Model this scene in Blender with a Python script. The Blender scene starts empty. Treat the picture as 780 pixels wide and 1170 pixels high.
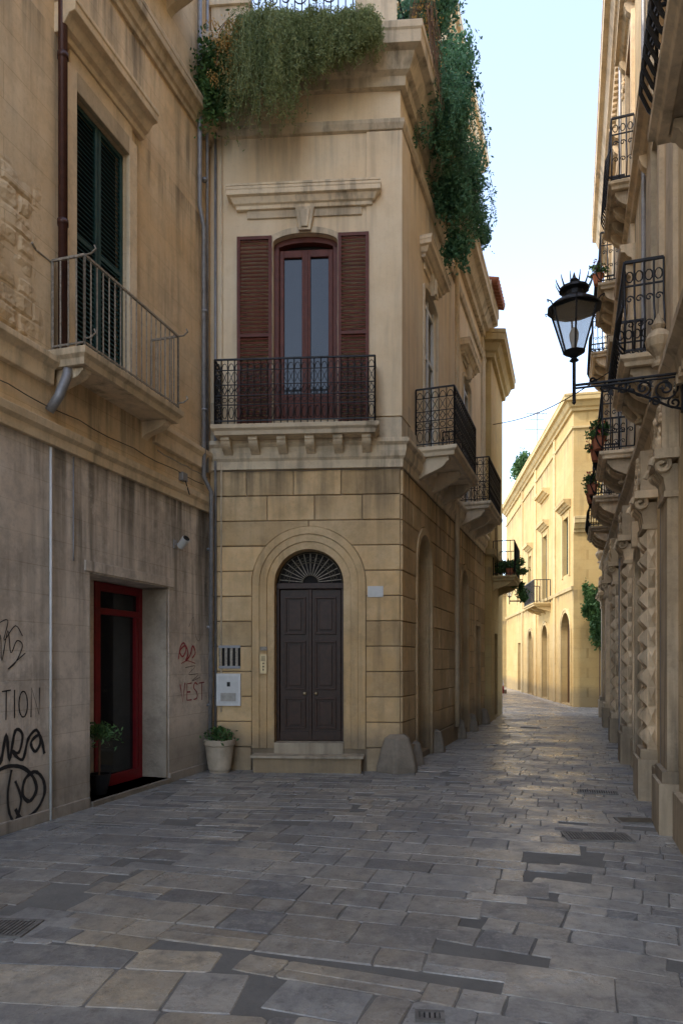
import bpy, bmesh, math, random
from mathutils import Vector, Matrix, noise as mnoise
R = random.Random(11)
scene = bpy.context.scene

# ------------------------------------------------------------------ materials
def new_mat(name):
    m = bpy.data.materials.new(name); m.use_nodes = True
    nt = m.node_tree; b = nt.nodes['Principled BSDF']
    return m, nt, nt.nodes, nt.links, b

def ramp(N, L, src, a, b, ca=(0,0,0,1), cb=(1,1,1,1)):
    r = N.new('ShaderNodeValToRGB'); r.color_ramp.elements[0].position = a; r.color_ramp.elements[1].position = b
    r.color_ramp.elements[0].color = ca; r.color_ramp.elements[1].color = cb
    L.new(src, r.inputs[0]); return r.outputs[0]

def mix(N, L, fac, a, b, mode='MIX'):
    x = N.new('ShaderNodeMixRGB'); x.blend_type = mode
    for i, v in ((0, fac), (1, a), (2, b)):
        if hasattr(v, 'is_linked') or hasattr(v, 'links'): L.new(v, x.inputs[i])
        elif isinstance(v, (int, float)): x.inputs[i].default_value = v if i == 0 else (v, v, v, 1)
        else: x.inputs[i].default_value = (v[0], v[1], v[2], 1)
    return x.outputs[0]

def noise(N, L, vec, scale, detail=5, rough=.6):
    n = N.new('ShaderNodeTexNoise'); n.inputs['Scale'].default_value = scale
    n.inputs['Detail'].default_value = detail; n.inputs['Roughness'].default_value = rough
    L.new(vec, n.inputs['Vector']); return n.outputs['Fac']

def mth(N, L, op, a, b=None, clamp=False):
    x = N.new('ShaderNodeMath'); x.operation = op; x.use_clamp = clamp
    for i, v in ((0, a), (1, b)):
        if v is None: continue
        if isinstance(v, (int, float)): x.inputs[i].default_value = v
        else: L.new(v, x.inputs[i])
    return x.outputs[0]

def stone(name, base, dark, light, streak=.5, blk=.3, rough=.85, bump=.35, brick=None, blotch=.5, grime=(.10,.085,.065), drips=(), damp=.5, dripf=.75, stain=0):
    m, nt, N, L, b = new_mat(name)
    P = N.new('ShaderNodeNewGeometry').outputs['Position']
    n1 = noise(N, L, P, .7, 7, .62); c = mix(N, L, ramp(N, L, n1, .38, .66), base, light)
    n2 = noise(N, L, P, 3.1, 8, .7); c = mix(N, L, mth(N, L, 'MULTIPLY', ramp(N, L, n2, .48, .72), blotch), c, dark)
    mp = N.new('ShaderNodeMapping'); mp.inputs['Scale'].default_value = (4.5, 4.5, .3); L.new(P, mp.inputs[0])
    s1 = noise(N, L, mp.outputs[0], 1.3, 6, .6)
    s2 = noise(N, L, P, .45, 3, .5)
    sf = mth(N, L, 'MULTIPLY', mth(N, L, 'MULTIPLY', ramp(N, L, s1, .47, .74), ramp(N, L, s2, .35, .6)), streak)
    c = mix(N, L, sf, c, grime)
    if stain:
        n6 = noise(N, L, P, 1.5, 9, .74); c = mix(N, L, mth(N, L, 'MULTIPLY', ramp(N, L, n6, .50, .60), stain), c, dark)
        n7 = noise(N, L, P, 2.3, 9, .78); c = mix(N, L, mth(N, L, 'MULTIPLY', ramp(N, L, n7, .54, .62), stain), c, light)
    sp = N.new('ShaderNodeSeparateXYZ'); L.new(P, sp.inputs[0])
    for zt, ln in drips:   # run-off staining below ledges
        t = mth(N, L, 'DIVIDE', mth(N, L, 'SUBTRACT', zt, sp.outputs[2]), ln)
        f = mth(N, L, 'MULTIPLY', mth(N, L, 'SUBTRACT', 1.0, t, True), mth(N, L, 'GREATER_THAN', t, 0))
        f = mth(N, L, 'MULTIPLY', f, mth(N, L, 'MULTIPLY', ramp(N, L, s1, .40, .62), ramp(N, L, n1, .36, .56))); f = mth(N, L, 'MULTIPLY', f, dripf)
        c = mix(N, L, f, c, grime)
    if damp:
        f = mth(N, L, 'SUBTRACT', 1.0, mth(N, L, 'DIVIDE', mth(N, L, 'ADD', sp.outputs[2], mth(N, L, 'MULTIPLY', n1, -.9)), .35), True)
        f = mth(N, L, 'MULTIPLY', f, damp); c = mix(N, L, f, c, (.13, .12, .10))
    n4 = noise(N, L, P, 22, 4, .7)
    c = mix(N, L, mth(N, L, 'MULTIPLY', ramp(N, L, n4, .56, .75), .4), c, dark)
    at = N.new('ShaderNodeAttribute'); at.attribute_name = 'v'
    vv = mth(N, L, 'ADD', mth(N, L, 'MULTIPLY', mth(N, L, 'SUBTRACT', at.outputs['Fac'], .5), blk * 2), 1.0)
    c = mix(N, L, 1.0, c, vv, 'MULTIPLY')
    h = mth(N, L, 'ADD', mth(N, L, 'MULTIPLY', n2, .8), mth(N, L, 'MULTIPLY', n4, .35))
    if brick:
        u, w, rh, dk = brick
        d = N.new('ShaderNodeVectorMath'); d.operation = 'DOT_PRODUCT'; L.new(P, d.inputs[0]); d.inputs[1].default_value = (u[0], u[1], 0)
        cb = N.new('ShaderNodeCombineXYZ'); L.new(d.outputs['Value'], cb.inputs[0]); L.new(sp.outputs[2], cb.inputs[1])
        br = N.new('ShaderNodeTexBrick'); L.new(cb.outputs[0], br.inputs['Vector'])
        br.inputs['Scale'].default_value = 1; br.inputs['Brick Width'].default_value = w; br.inputs['Row Height'].default_value = rh
        br.inputs['Mortar Size'].default_value = .005; br.inputs['Mortar Smooth'].default_value = .5
        br.inputs['Color1'].default_value = (1-dk, 1-dk, 1-dk*1.1, 1); br.inputs['Color2'].default_value = (1+dk*.4, 1+dk*.4, 1+dk*.3, 1)
        br.inputs['Mortar'].default_value = (.74, .71, .66, 1)
        c = mix(N, L, ramp(N, L, n1, .3, .6, (.25,)*3+(1,), (1,)*4), c, mix(N, L, 1.0, c, br.outputs['Color'], 'MULTIPLY'))
        h = mth(N, L, 'SUBTRACT', h, mth(N, L, 'MULTIPLY', br.outputs['Fac'], .4))
    bp = N.new('ShaderNodeBump'); bp.inputs['Strength'].default_value = bump; bp.inputs['Distance'].default_value = .03
    L.new(h, bp.inputs['Height']); L.new(bp.outputs[0], b.inputs['Normal'])
    L.new(c, b.inputs['Base Color']); b.inputs['Roughness'].default_value = rough
    b.inputs['Specular IOR Level'].default_value = .2
    return m

def plain(name, col, rough=.5, metal=0., var=.25, bump=.1, sc=8, spec=.5):
    m, nt, N, L, b = new_mat(name)
    P = N.new('ShaderNodeNewGeometry').outputs['Position']
    n = noise(N, L, P, sc, 6, .65)
    lo = tuple(x*(1-var) for x in col); hi = tuple(min(1, x*(1+var)) for x in col)
    c = mix(N, L, ramp(N, L, n, .3, .7), lo, hi)
    at = N.new('ShaderNodeAttribute'); at.attribute_name = 'v'
    vv = mth(N, L, 'ADD', mth(N, L, 'MULTIPLY', mth(N, L, 'SUBTRACT', at.outputs['Fac'], .5), .3), 1.0)
    c = mix(N, L, 1.0, c, vv, 'MULTIPLY')
    L.new(c, b.inputs['Base Color']); b.inputs['Roughness'].default_value = rough; b.inputs['Metallic'].default_value = metal
    b.inputs['Specular IOR Level'].default_value = spec
    bp = N.new('ShaderNodeBump'); bp.inputs['Strength'].default_value = bump; bp.inputs['Distance'].default_value = .01
    L.new(n, bp.inputs['Height']); L.new(bp.outputs[0], b.inputs['Normal'])
    return m

def leafmat(name, c1, c2, tr=.3):
    m, nt, N, L, b = new_mat(name)
    at = N.new('ShaderNodeAttribute'); at.attribute_name = 'v'
    c = mix(N, L, at.outputs['Fac'], c1, c2)
    L.new(c, b.inputs['Base Color']); b.inputs['Roughness'].default_value = .55
    b.inputs['Specular IOR Level'].default_value = .3
    t = N.new('ShaderNodeBsdfTranslucent'); L.new(c, t.inputs[0])
    ms = N.new('ShaderNodeMixShader'); ms.inputs[0].default_value = tr
    L.new(b.outputs[0], ms.inputs[1]); L.new(t.outputs[0], ms.inputs[2])
    L.new(ms.outputs[0], N['Material Output'].inputs[0])
    return m

def paving(name):
    m, nt, N, L, b = new_mat(name)
    P = N.new('ShaderNodeNewGeometry').outputs['Position']
    a = N.new('ShaderNodeAttribute'); a.attribute_name = 'v'
    w = N.new('ShaderNodeAttribute'); w.attribute_name = 'w'
    grey = mix(N, L, a.outputs['Fac'], (.145, .148, .155), (.43, .42, .395))
    tan = mix(N, L, a.outputs['Fac'], (.30, .245, .175), (.56, .47, .34))
    c = mix(N, L, w.outputs['Fac'], grey, tan)
    n0 = noise(N, L, P, .38, 5, .6); c = mix(N, L, mth(N, L, 'MULTIPLY', ramp(N, L, n0, .47, .60), .5), c, (.17, .172, .18))
    n1 = noise(N, L, P, 1.3, 8, .68); c = mix(N, L, mth(N, L, 'MULTIPLY', ramp(N, L, n1, .44, .60), .5), c, (.13, .13, .135))
    n2 = noise(N, L, P, 9, 8, .72); c = mix(N, L, mth(N, L, 'MULTIPLY', ramp(N, L, n2, .48, .66), .6), c, (.095, .092, .088))
    n5 = noise(N, L, P, 5, 8, .75); c = mix(N, L, mth(N, L, 'MULTIPLY', ramp(N, L, n5, .51, .64), .5), c, (.46, .44, .395))
    n3 = noise(N, L, P, 45, 5, .7); c = mix(N, L, mth(N, L, 'MULTIPLY', ramp(N, L, n3, .5, .8), .5), c, (.48, .45, .39))
    L.new(c, b.inputs['Base Color'])
    rr = mth(N, L, 'ADD', mth(N, L, 'MULTIPLY', ramp(N, L, n1, .40, .58), .26), mth(N, L, 'MULTIPLY', n2, .32))
    rr = mth(N, L, 'ADD', rr, mth(N, L, 'MULTIPLY', a.outputs['Fac'], -.16)); rr = mth(N, L, 'ADD', rr, .17)
    L.new(rr, b.inputs['Roughness']); b.inputs['Specular IOR Level'].default_value = .65
    h = mth(N, L, 'ADD', mth(N, L, 'MULTIPLY', n2, .7), mth(N, L, 'MULTIPLY', n3, .25))
    h = mth(N, L, 'ADD', h, mth(N, L, 'MULTIPLY', noise(N, L, P, 3.5, 3), 1.8))
    bp = N.new('ShaderNodeBump'); bp.inputs['Strength'].default_value = .4; bp.inputs['Distance'].default_value = .02
    L.new(h, bp.inputs['Height']); L.new(bp.outputs[0], b.inputs['Normal'])
    return m

uA = (.2853, .9584); uF = (.9977, -.0673); uR = (.3318, .9433); uE = (.3102, .9506); uD = (.1044, .9945)
M_A_UP = stone('ochre_stone', (.76, .53, .29), (.46, .33, .19), (.80, .63, .42), .6, .2, brick=(uA, .75, .36, .05), drips=[(9.75, 1.3), (8.5, .5), (4.95, .6), (16.3, 2)], stain=.25)
M_A_LO = stone('pale_plaster', (.68, .57, .46), (.36, .31, .26), (.78, .69, .59), .95, .1, brick=(uA, 3.5, .30, .04), bump=.4, drips=[(4.0, 1.2), (4.2, 2.6)], blotch=.6, stain=.45)
M_A_TR = stone('ochre_trim', (.66, .50, .31), (.30, .24, .16), (.74, .60, .42), .8, .2)
M_BLK = stone('ashlar_block', (.64, .43, .21), (.40, .285, .155), (.72, .54, .32), .55, .2, bump=.65, blotch=.65, drips=[(4.72, .9)], damp=.6, stain=.3)
M_B_UP = stone('cream_plaster', (.80, .63, .42), (.62, .48, .30), (.84, .71, .52), .35, .1, bump=.18, blotch=.35, drips=[(9.86, .7), (5.75, .35)], dripf=.4, stain=.12)
M_B_TR = stone('cream_trim', (.70, .57, .40), (.36, .30, .22), (.78, .67, .50), .8, .2, bump=.35)
M_MORT = stone('mortar', (.34, .25, .15), (.22, .17, .10), (.40, .30, .2), .3, .1)
M_E = stone('lecce_stone', (.70, .52, .29), (.38, .29, .18), (.78, .62, .40), .7, .2, brick=(uE, .7, .34, .06), drips=[(4.4, 1.2), (8.9, 1.2), (14.3, 1.5)], bump=.5, stain=.25)
M_E_TR = stone('lecce_trim', (.66, .50, .31), (.30, .23, .16), (.74, .60, .42), .85, .3, bump=.65, stain=.25)
M_D = stone('golden_stone', (.53, .365, .15), (.38, .27, .12), (.58, .43, .20), .35, .2, brick=(uD, .8, .36, .06), drips=[(10.2, 1.0), (4.3, .5)])
M_D_TR = stone('golden_trim', (.54, .40, .19), (.36, .27, .14), (.60, .47, .25), .5, .2)
M_GREYST = stone('grey_guard_stone', (.38, .31, .235), (.20, .17, .135), (.48, .41, .32), .7, .25, bump=.9, damp=.3, stain=.5)
M_PAVE = paving('paving_stone')
M_GROUND = stone('ground_mortar', (.155, .15, .14), (.10, .098, .092), (.22, .21, .19), .1, .1, damp=0)
M_IRON = plain('wrought_iron', (.022, .022, .024), .5, .6, .4)
M_IRONL = plain('painted_iron', (.30, .26, .21), .6, .2, .5, sc=30)
M_IRONB = plain('bronzed_iron', (.10, .08, .05), .6, .3, .4)
M_GRATE = plain('grate_metal', (.19, .18, .165), .6, .2, .4, sc=20)
M_BROWN = plain('brown_paint', (.125, .034, .021), .5, 0, .25, spec=.3)
M_DOOR = plain('dark_wood_door', (.038, .016, .009), .42, 0, .4, .2, 14, spec=.3)
M_RED = plain('red_paint', (.20, .011, .015), .4, 0, .2, spec=.3)
M_GREEN = plain('green_shutter', (.02, .06, .058), .5, 0, .25, spec=.3)
M_PIPE = plain('grey_pipe', (.27, .27, .28), .5, .3, .25)
M_PIPEB = plain('brown_pipe', (.07, .027, .02), .4, .3, .3)
M_WHITE = plain('white_paint', (.62, .62, .6), .5, 0, .1)
M_DARK = plain('dark_interior', (.015, .013, .012), .9)
M_BRASS = plain('brass', (.35, .27, .16), .4, .7, .3)
M_BLACKP = plain('black_spray_paint', (.02, .018, .02), .6, 0, .3)
M_REDP = plain('red_spray_paint', (.36, .05, .06), .7, 0, .3, sc=30)
M_POT = plain('glazed_pot', (.46, .38, .28), .6, 0, .25, sc=4)
M_TERRA = plain('terracotta', (.35, .12, .06), .8, 0, .2)
M_GLASS = plain('window_glass', (.012, .015, .018), .07, 0, .3, .02, 3, spec=.45)
M_CURT = plain('curtain', (.4, .38, .34), .9)
M_LEAF_L = leafmat('light_leaves', (.14, .19, .07), (.40, .46, .22), .4)
M_LEAF_D = leafmat('ivy_leaves', (.03, .095, .05), (.14, .30, .16))
M_LEAF_Y = leafmat('dry_leaves', (.42, .26, .07), (.72, .47, .18))
M_LEAF_P = leafmat('pot_leaves', (.03, .075, .025), (.13, .25, .08))
M_TWIG = plain('twig', (.16, .095, .055), .9)
M_FLOWER = plain('red_flower', (.35, .03, .02), .6)

# ------------------------------------------------------------------ geometry helpers
class Fr:
    def __init__(s, o, u, n):
        s.o = Vector((o[0], o[1], 0)); s.u = Vector((u[0], u[1], 0)).normalized(); s.n = Vector((n[0], n[1], 0)).normalized()
    def p(s, a, z, d=0.): return s.o + s.u*a + s.n*d + Vector((0, 0, z))

FA = Fr((-3.315, 6.8), uA, (uA[1], -uA[0]))
FB = Fr((-2.06, 11.0), uF, (uF[1], -uF[0]))
FR = Fr((.905, 10.8), uR, (uR[1], -uR[0]))
FE = Fr((3.45, 7.35), uE, (-uE[1], uE[0]))
FD = Fr((8.5, 25.7), uD, (-uD[1], uD[0]))
FDF = Fr((8.5, 25.7), (.981, -.196), (-.196, -.981))
FC = Fr((4.15, 19.45), (.31, .95), (.95, -.31))

def root(name, loc=(0, 0, 0)):
    e = bpy.data.objects.new(name, None); e.empty_display_size = .3
    scene.collection.objects.link(e); return e

class MB:
    def __init__(s): s.v = []; s.f = []; s.m = []; s.a = []; s.b = []; s.mats = []
    def mi(s, mat):
        if mat not in s.mats: s.mats.append(mat)
        return s.mats.index(mat)
    def add(s, vs, fs, mat, val=None, w=0.):
        o = len(s.v); s.v.extend([tuple(x) for x in vs]); i = s.mi(mat)
        if val is None: val = R.random()
        for f in fs: s.f.append(tuple(o+k for k in f)); s.m.append(i); s.a.append(val); s.b.append(w)
    def box(s, fr, s0, s1, z0, z1, d0, d1, mat, val=None):
        vs = [fr.p(a, z, d) for a in (s0, s1) for z in (z0, z1) for d in (d0, d1)]
        s.add(vs, [(0,1,3,2), (4,6,7,5), (0,4,5,1), (2,3,7,6), (0,2,6,4), (1,5,7,3)], mat, val)
    def prism(s, fr, poly, d0, d1, mat, val=None, inset=0):
        n = len(poly); vs = [fr.p(a, z, d0) for a, z in poly] + [fr.p(a, z, d1) for a, z in poly]
        fs = [tuple(range(n)), tuple(range(n, 2*n))] + [(i, (i+1) % n, n+(i+1) % n, n+i) for i in range(n)]
        s.add(vs, fs, mat, val)
    def sprism(s, fr, s0, s1, poly, mat, val=None):   # poly in (d,z)
        n = len(poly); vs = [fr.p(s0, z, d) for d, z in poly] + [fr.p(s1, z, d) for d, z in poly]
        fs = [tuple(range(n)), tuple(range(n, 2*n))] + [(i, (i+1) % n, n+(i+1) % n, n+i) for i in range(n)]
        s.add(vs, fs, mat, val)
    def sweep(s, path, prof, mat, val=None):
        path = [Vector((p[0], p[1])) for p in path]; k = len(path); n = len(prof); vs = []
        for i, p in enumerate(path):
            ns = []
            if i > 0: t = (path[i]-path[i-1]).normalized(); ns.append(Vector((t.y, -t.x)))
            if i < k-1: t = (path[i+1]-path[i]).normalized(); ns.append(Vector((t.y, -t.x)))
            m = ns[0] if len(ns) == 1 else (ns[0]+ns[1])/(1+ns[0].dot(ns[1]))
            for d, z in prof: q = p+m*d; vs.append((q.x, q.y, z))
        fs = [tuple(range(n)), tuple(range((k-1)*n, k*n))]
        for i in range(k-1):
            for j in range(n): fs.append((i*n+j, i*n+(j+1) % n, (i+1)*n+(j+1) % n, (i+1)*n+j))
        s.add(vs, fs, mat, val)
    def tube(s, pts, r, mat, sides=5, val=None, r2=None):
        pts = [Vector(p) for p in pts]; k = len(pts)
        if k < 2: return
        vs = []; ref = None
        for i, p in enumerate(pts):
            t = (pts[min(i+1, k-1)]-pts[max(i-1, 0)])
            if t.length < 1e-9: t = Vector((0, 0, 1))
            t.normalize()
            if ref is None:
                ref = Vector((0, 0, 1)) if abs(t.z) < .9 else Vector((1, 0, 0))
            a = t.cross(ref)
            if a.length < 1e-4: ref = Vector((.3, .8, .5)); a = t.cross(ref)
            a.normalize(); b = t.cross(a); ref = a.cross(t)*1.0
            rr = r if r2 is None else r+(r2-r)*i/(k-1)
            for j in range(sides):
                an = 2*math.pi*(j+.5)/sides; vs.append(p+a*math.cos(an)*rr+b*math.sin(an)*rr)
        fs = [tuple(range(sides)), tuple(range((k-1)*sides, k*sides))]
        for i in range(k-1):
            for j in range(sides): fs.append((i*sides+j, i*sides+(j+1) % sides, (i+1)*sides+(j+1) % sides, (i+1)*sides+j))
        s.add(vs, fs, mat, val)
    def lathe(s, c, prof, mat, sides=16, val=None, rot=0, sc=(1, 1)):
        n = len(prof); vs = []
        for r, z in prof:
            for j in range(sides):
                an = 2*math.pi*j/sides+rot
                vs.append((c[0]+r*math.cos(an)*sc[0], c[1]+r*math.sin(an)*sc[1], c[2]+z))
        fs = [tuple(range(sides)), tuple(range((n-1)*sides, n*sides))]
        for i in range(n-1):
            for j in range(sides): fs.append((i*sides+j, i*sides+(j+1) % sides, (i+1)*sides+(j+1) % sides, (i+1)*sides+j))
        s.add(vs, fs, mat, val)
    def fill(s, foot, z0, z1, mat):
        n = len(foot); vs = [(x, y, z0) for x, y in foot]+[(x, y, z1) for x, y in foot]
        s.add(vs, [tuple(range(n)), tuple(range(n, 2*n))]+[(i, (i+1) % n, n+(i+1) % n, n+i) for i in range(n)], mat, .5)
    def ribbon(s, fr, pts, w, d, mat, smooth=True):
        P = [Vector(p) for p in pts]
        if smooth and len(P) > 2:
            Q = []
            for i in range(len(P)-1):
                p0 = P[max(i-1, 0)]; p1 = P[i]; p2 = P[i+1]; p3 = P[min(i+2, len(P)-1)]
                for k in range(5):
                    t = k/5; Q.append(.5*((2*p1)+(p2-p0)*t+(2*p0-5*p1+4*p2-p3)*t*t+(3*p1-p0-3*p2+p3)*t**3))
            Q.append(P[-1]); P = Q
        vs = []
        for i, p in enumerate(P):
            t = P[min(i+1, len(P)-1)]-P[max(i-1, 0)]
            if t.length < 1e-6: t = Vector((1, 0))
            t.normalize(); nn = Vector((-t.y, t.x))*w*.5*(.8+.4*R.random())
            dd = d+R.random()*.0004+i*.00002
            vs += [fr.p(p.x+nn.x, p.y+nn.y, dd), fr.p(p.x-nn.x, p.y-nn.y, dd)]
        s.add(vs, [(2*i, 2*i+1, 2*i+3, 2*i+2) for i in range(len(P)-1)], mat)
    def done(s, name, parent=None, bevel=0, smooth=False, recalc=True):
        me = bpy.data.meshes.new(name); me.from_pydata(s.v, [], s.f)
        for m in s.mats: me.materials.append(m)
        me.polygons.foreach_set('material_index', s.m)
        a = me.attributes.new('v', 'FLOAT', 'FACE'); a.data.foreach_set('value', s.a)
        a = me.attributes.new('w', 'FLOAT', 'FACE'); a.data.foreach_set('value', s.b)
        if recalc:
            bm = bmesh.new(); bm.from_mesh(me); bmesh.ops.recalc_face_normals(bm, faces=bm.faces); bm.to_mesh(me); bm.free()
        if smooth: me.polygons.foreach_set('use_smooth', [True]*len(me.polygons))
        me.update()
        o = bpy.data.objects.new(name, me); scene.collection.objects.link(o)
        if parent: o.parent = parent
        if bevel:
            bv = o.modifiers.new('bev', 'BEVEL'); bv.width = bevel; bv.segments = 2; bv.limit_method = 'ANGLE'; bv.angle_limit = math.radians(40)
        return o

class Op:   # opening with optional arched head
    def __init__(s, s0, s1, z0, zs, rise=0): s.s0, s.s1, s.z0, s.zs, s.rise = s0, s1, z0, zs, rise; s.c = (s0+s1)/2; s.a = (s1-s0)/2; s.zt = zs+rise
    def half(s, z, ex=0):
        if z < s.z0-1e-6-ex: return 0
        if z <= s.zs: return s.a+ex
        if s.rise <= 0: return s.a+ex if z <= s.zs+ex-1e-6 else 0
        q = (z-s.zs)/(s.rise+ex)
        return (s.a+ex)*math.sqrt(1-q*q) if q < 1 else 0
    def arc(s, n=16, ex=0):
        return [(s.c-(s.a+ex)*math.cos(math.pi*i/n), s.zs+(s.rise+ex)*math.sin(math.pi*i/n)) for i in range(n+1)]

def wall(mb, fr, s0, s1, z0, z1, ops, mat, d=0., depth=.35, rmat=None):
    rmat = rmat or mat
    S = sorted(set([s0, s1]+[x for o in ops for x in (o.s0, o.s1)])); Z = sorted(set([z0, z1]+[x for o in ops for x in (o.z0, o.zt)]))
    S = [x for x in S if s0 <= x <= s1]; Z = [z for z in Z if z0 <= z <= z1]
    for i in range(len(S)-1):
        for j in range(len(Z)-1):
            a, b, c, e = S[i], S[i+1], Z[j], Z[j+1]; ms, mz = (a+b)/2, (c+e)/2
            if any(o.s0 < ms < o.s1 and o.z0 < mz < o.zt for o in ops): continue
            mb.add([fr.p(a, c, d), fr.p(b, c, d), fr.p(b, e, d), fr.p(a, e, d)], [(0, 1, 2, 3)], mat, .5)
    for o in ops:
        if o.rise > 0: pts = [(o.s0, o.z0)]+o.arc()+[(o.s1, o.z0)]
        else: pts = [(o.s0, o.z0), (o.s0, o.zs), (o.s1, o.zs), (o.s1, o.z0)]
        n = len(pts)
        vs = [fr.p(a, z, d) for a, z in pts]+[fr.p(a, z, d-depth) for a, z in pts]
        mb.add(vs, [(i, (i+1) % n, n+(i+1) % n, n+i) for i in range(n)], rmat, .5)
        if o.rise > 0:
            A = o.arc()
            for i in range(len(A)-1):
                mb.add([fr.p(A[i][0], A[i][1], d), fr.p(A[i+1][0], A[i+1][1], d), fr.p(A[i+1][0], o.zt, d), fr.p(A[i][0], o.zt, d)], [(0, 1, 2, 3)], mat, .5)

def rustic(mb, fr, s0, s1, z0, z1, rh, bl, ops, mat, d=.03, ex=0., g=.007):
    n = max(1, round((z1-z0)/rh)); rh = (z1-z0)/n
    for r in range(n):
        a, b = z0+r*rh+g, z0+(r+1)*rh-g
        act = sorted([o for o in ops if o.half(a, ex) > 0], key=lambda o: o.c)
        zs = [a+(b-a)*k/10 for k in range(11)]
        for o in act:
            if o.rise > 0:
                for q in (.93, .97, .99, .9999):
                    zz = o.zs+(o.rise+ex)*q
                    if a < zz < b: zs.append(zz)
        zs.sort(); K = len(zs)
        left = [s0+g]*K
        for o in act+[None]:
            right = [o.c-max(o.half(z, ex), .0)-g for z in zs] if o else [s1-g]*K
            Lm, Rm = max(left), min(right)
            if Rm-Lm > .05:
                k = max(1, round((Rm-Lm)/bl)); cuts = [Lm+(Rm-Lm)*(i+(.22*(1 if r % 2 else -1) if 0 < i < k else 0))/k for i in range(k+1)]
                for i in range(k):
                    Ls = left if i == 0 else [cuts[i]+g]*K
                    Rs = right if i == k-1 else [cuts[i+1]-g]*K
                    straight = max(Ls)-min(Ls) < 1e-6 and max(Rs)-min(Rs) < 1e-6
                    if straight: poly = [(Ls[0], a), (Rs[0], a), (Rs[-1], b), (Ls[-1], b)]
                    else: poly = [(Rs[q], zs[q]) for q in range(K)]+[(Ls[q], zs[q]) for q in range(K-1, -1, -1)]
                    mb.prism(fr, poly, -.02, d+R.uniform(-.006, .006), mat)
            if o: left = [o.c+o.half(z, ex)+g for z in zs]

def cyma(zb, zt, p, back=-.05):
    h = zt-zb
    return [(back, zb), (p*.22, zb), (p*.26, zb+.18*h), (p*.45, zb+.24*h), (p*.62, zb+.45*h), (p*.66, zb+.52*h), (p*.93, zb+.56*h), (p*.95, zb+.8*h), (p, zb+.84*h), (p, zt-.02*h), (p*.97, zt), (back, zt)]

def archi(mb, fr, o, w, d0, d1, mat, val=None, zb=None, steps=2):
    zb = o.z0 if zb is None else zb
    for k in range(steps):
        i0 = w*k/steps; i1 = w*(k+1)/steps-.003; dd = d1-(d1-d0)*.28*(steps-1-k)
        A = o.arc(20, i0); B = o.arc(20, i1)
        A = [(A[0][0], zb)]+A+[(A[-1][0], zb)]; B = [(B[0][0], zb)]+B+[(B[-1][0], zb)]; n = len(A)
        vs = [fr.p(a, z, dd) for a, z in A]+[fr.p(a, z, dd) for a, z in B]+[fr.p(a, z, d0) for a, z in A]+[fr.p(a, z, d0) for a, z in B]
        fs = []
        for i in range(n-1): fs += [(i, i+1, n+i+1, n+i), (i, i+1, 2*n+i+1, 2*n+i), (n+i, n+i+1, 3*n+i+1, 3*n+i)]
        mb.add(vs, fs, mat, val)

def louver(mb, fr, s0, s1, z0, z1, d, mat, pitch=.055, fw=.05):
    mb.box(fr, s0, s0+fw, z0, z1, d, d+.04, mat, .5); mb.box(fr, s1-fw, s1, z0, z1, d, d+.04, mat, .5)
    rails = [z0, (z0+z1)*.5-fw/2, z1-fw]
    for r in rails: mb.box(fr, s0+fw, s1-fw, r, r+fw, d+.003, d+.037, mat, .5)
    for q in range(2):
        za, zb = rails[q]+fw, rails[q+1]; n = int((zb-za)/pitch)
        for i in range(n):
            z = za+(i+.5)*(zb-za)/n
            mb.sprism(fr, s0+fw, s1-fw, [(d+.004, z+.018), (d+.010, z+.024), (d+.036, z-.012), (d+.030, z-.018)], mat, R.random())

def spiral(o, ux, uz, r0, turns, n=22, start=0, flip=1):
    out = []
    for i in range(n+1):
        t = i/n; an = start+flip*turns*2*math.pi*t; r = r0*(1-.85*t)
        out.append(o+ux*(math.cos(an)*r)+uz*(math.sin(an)*r))
    return out

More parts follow.
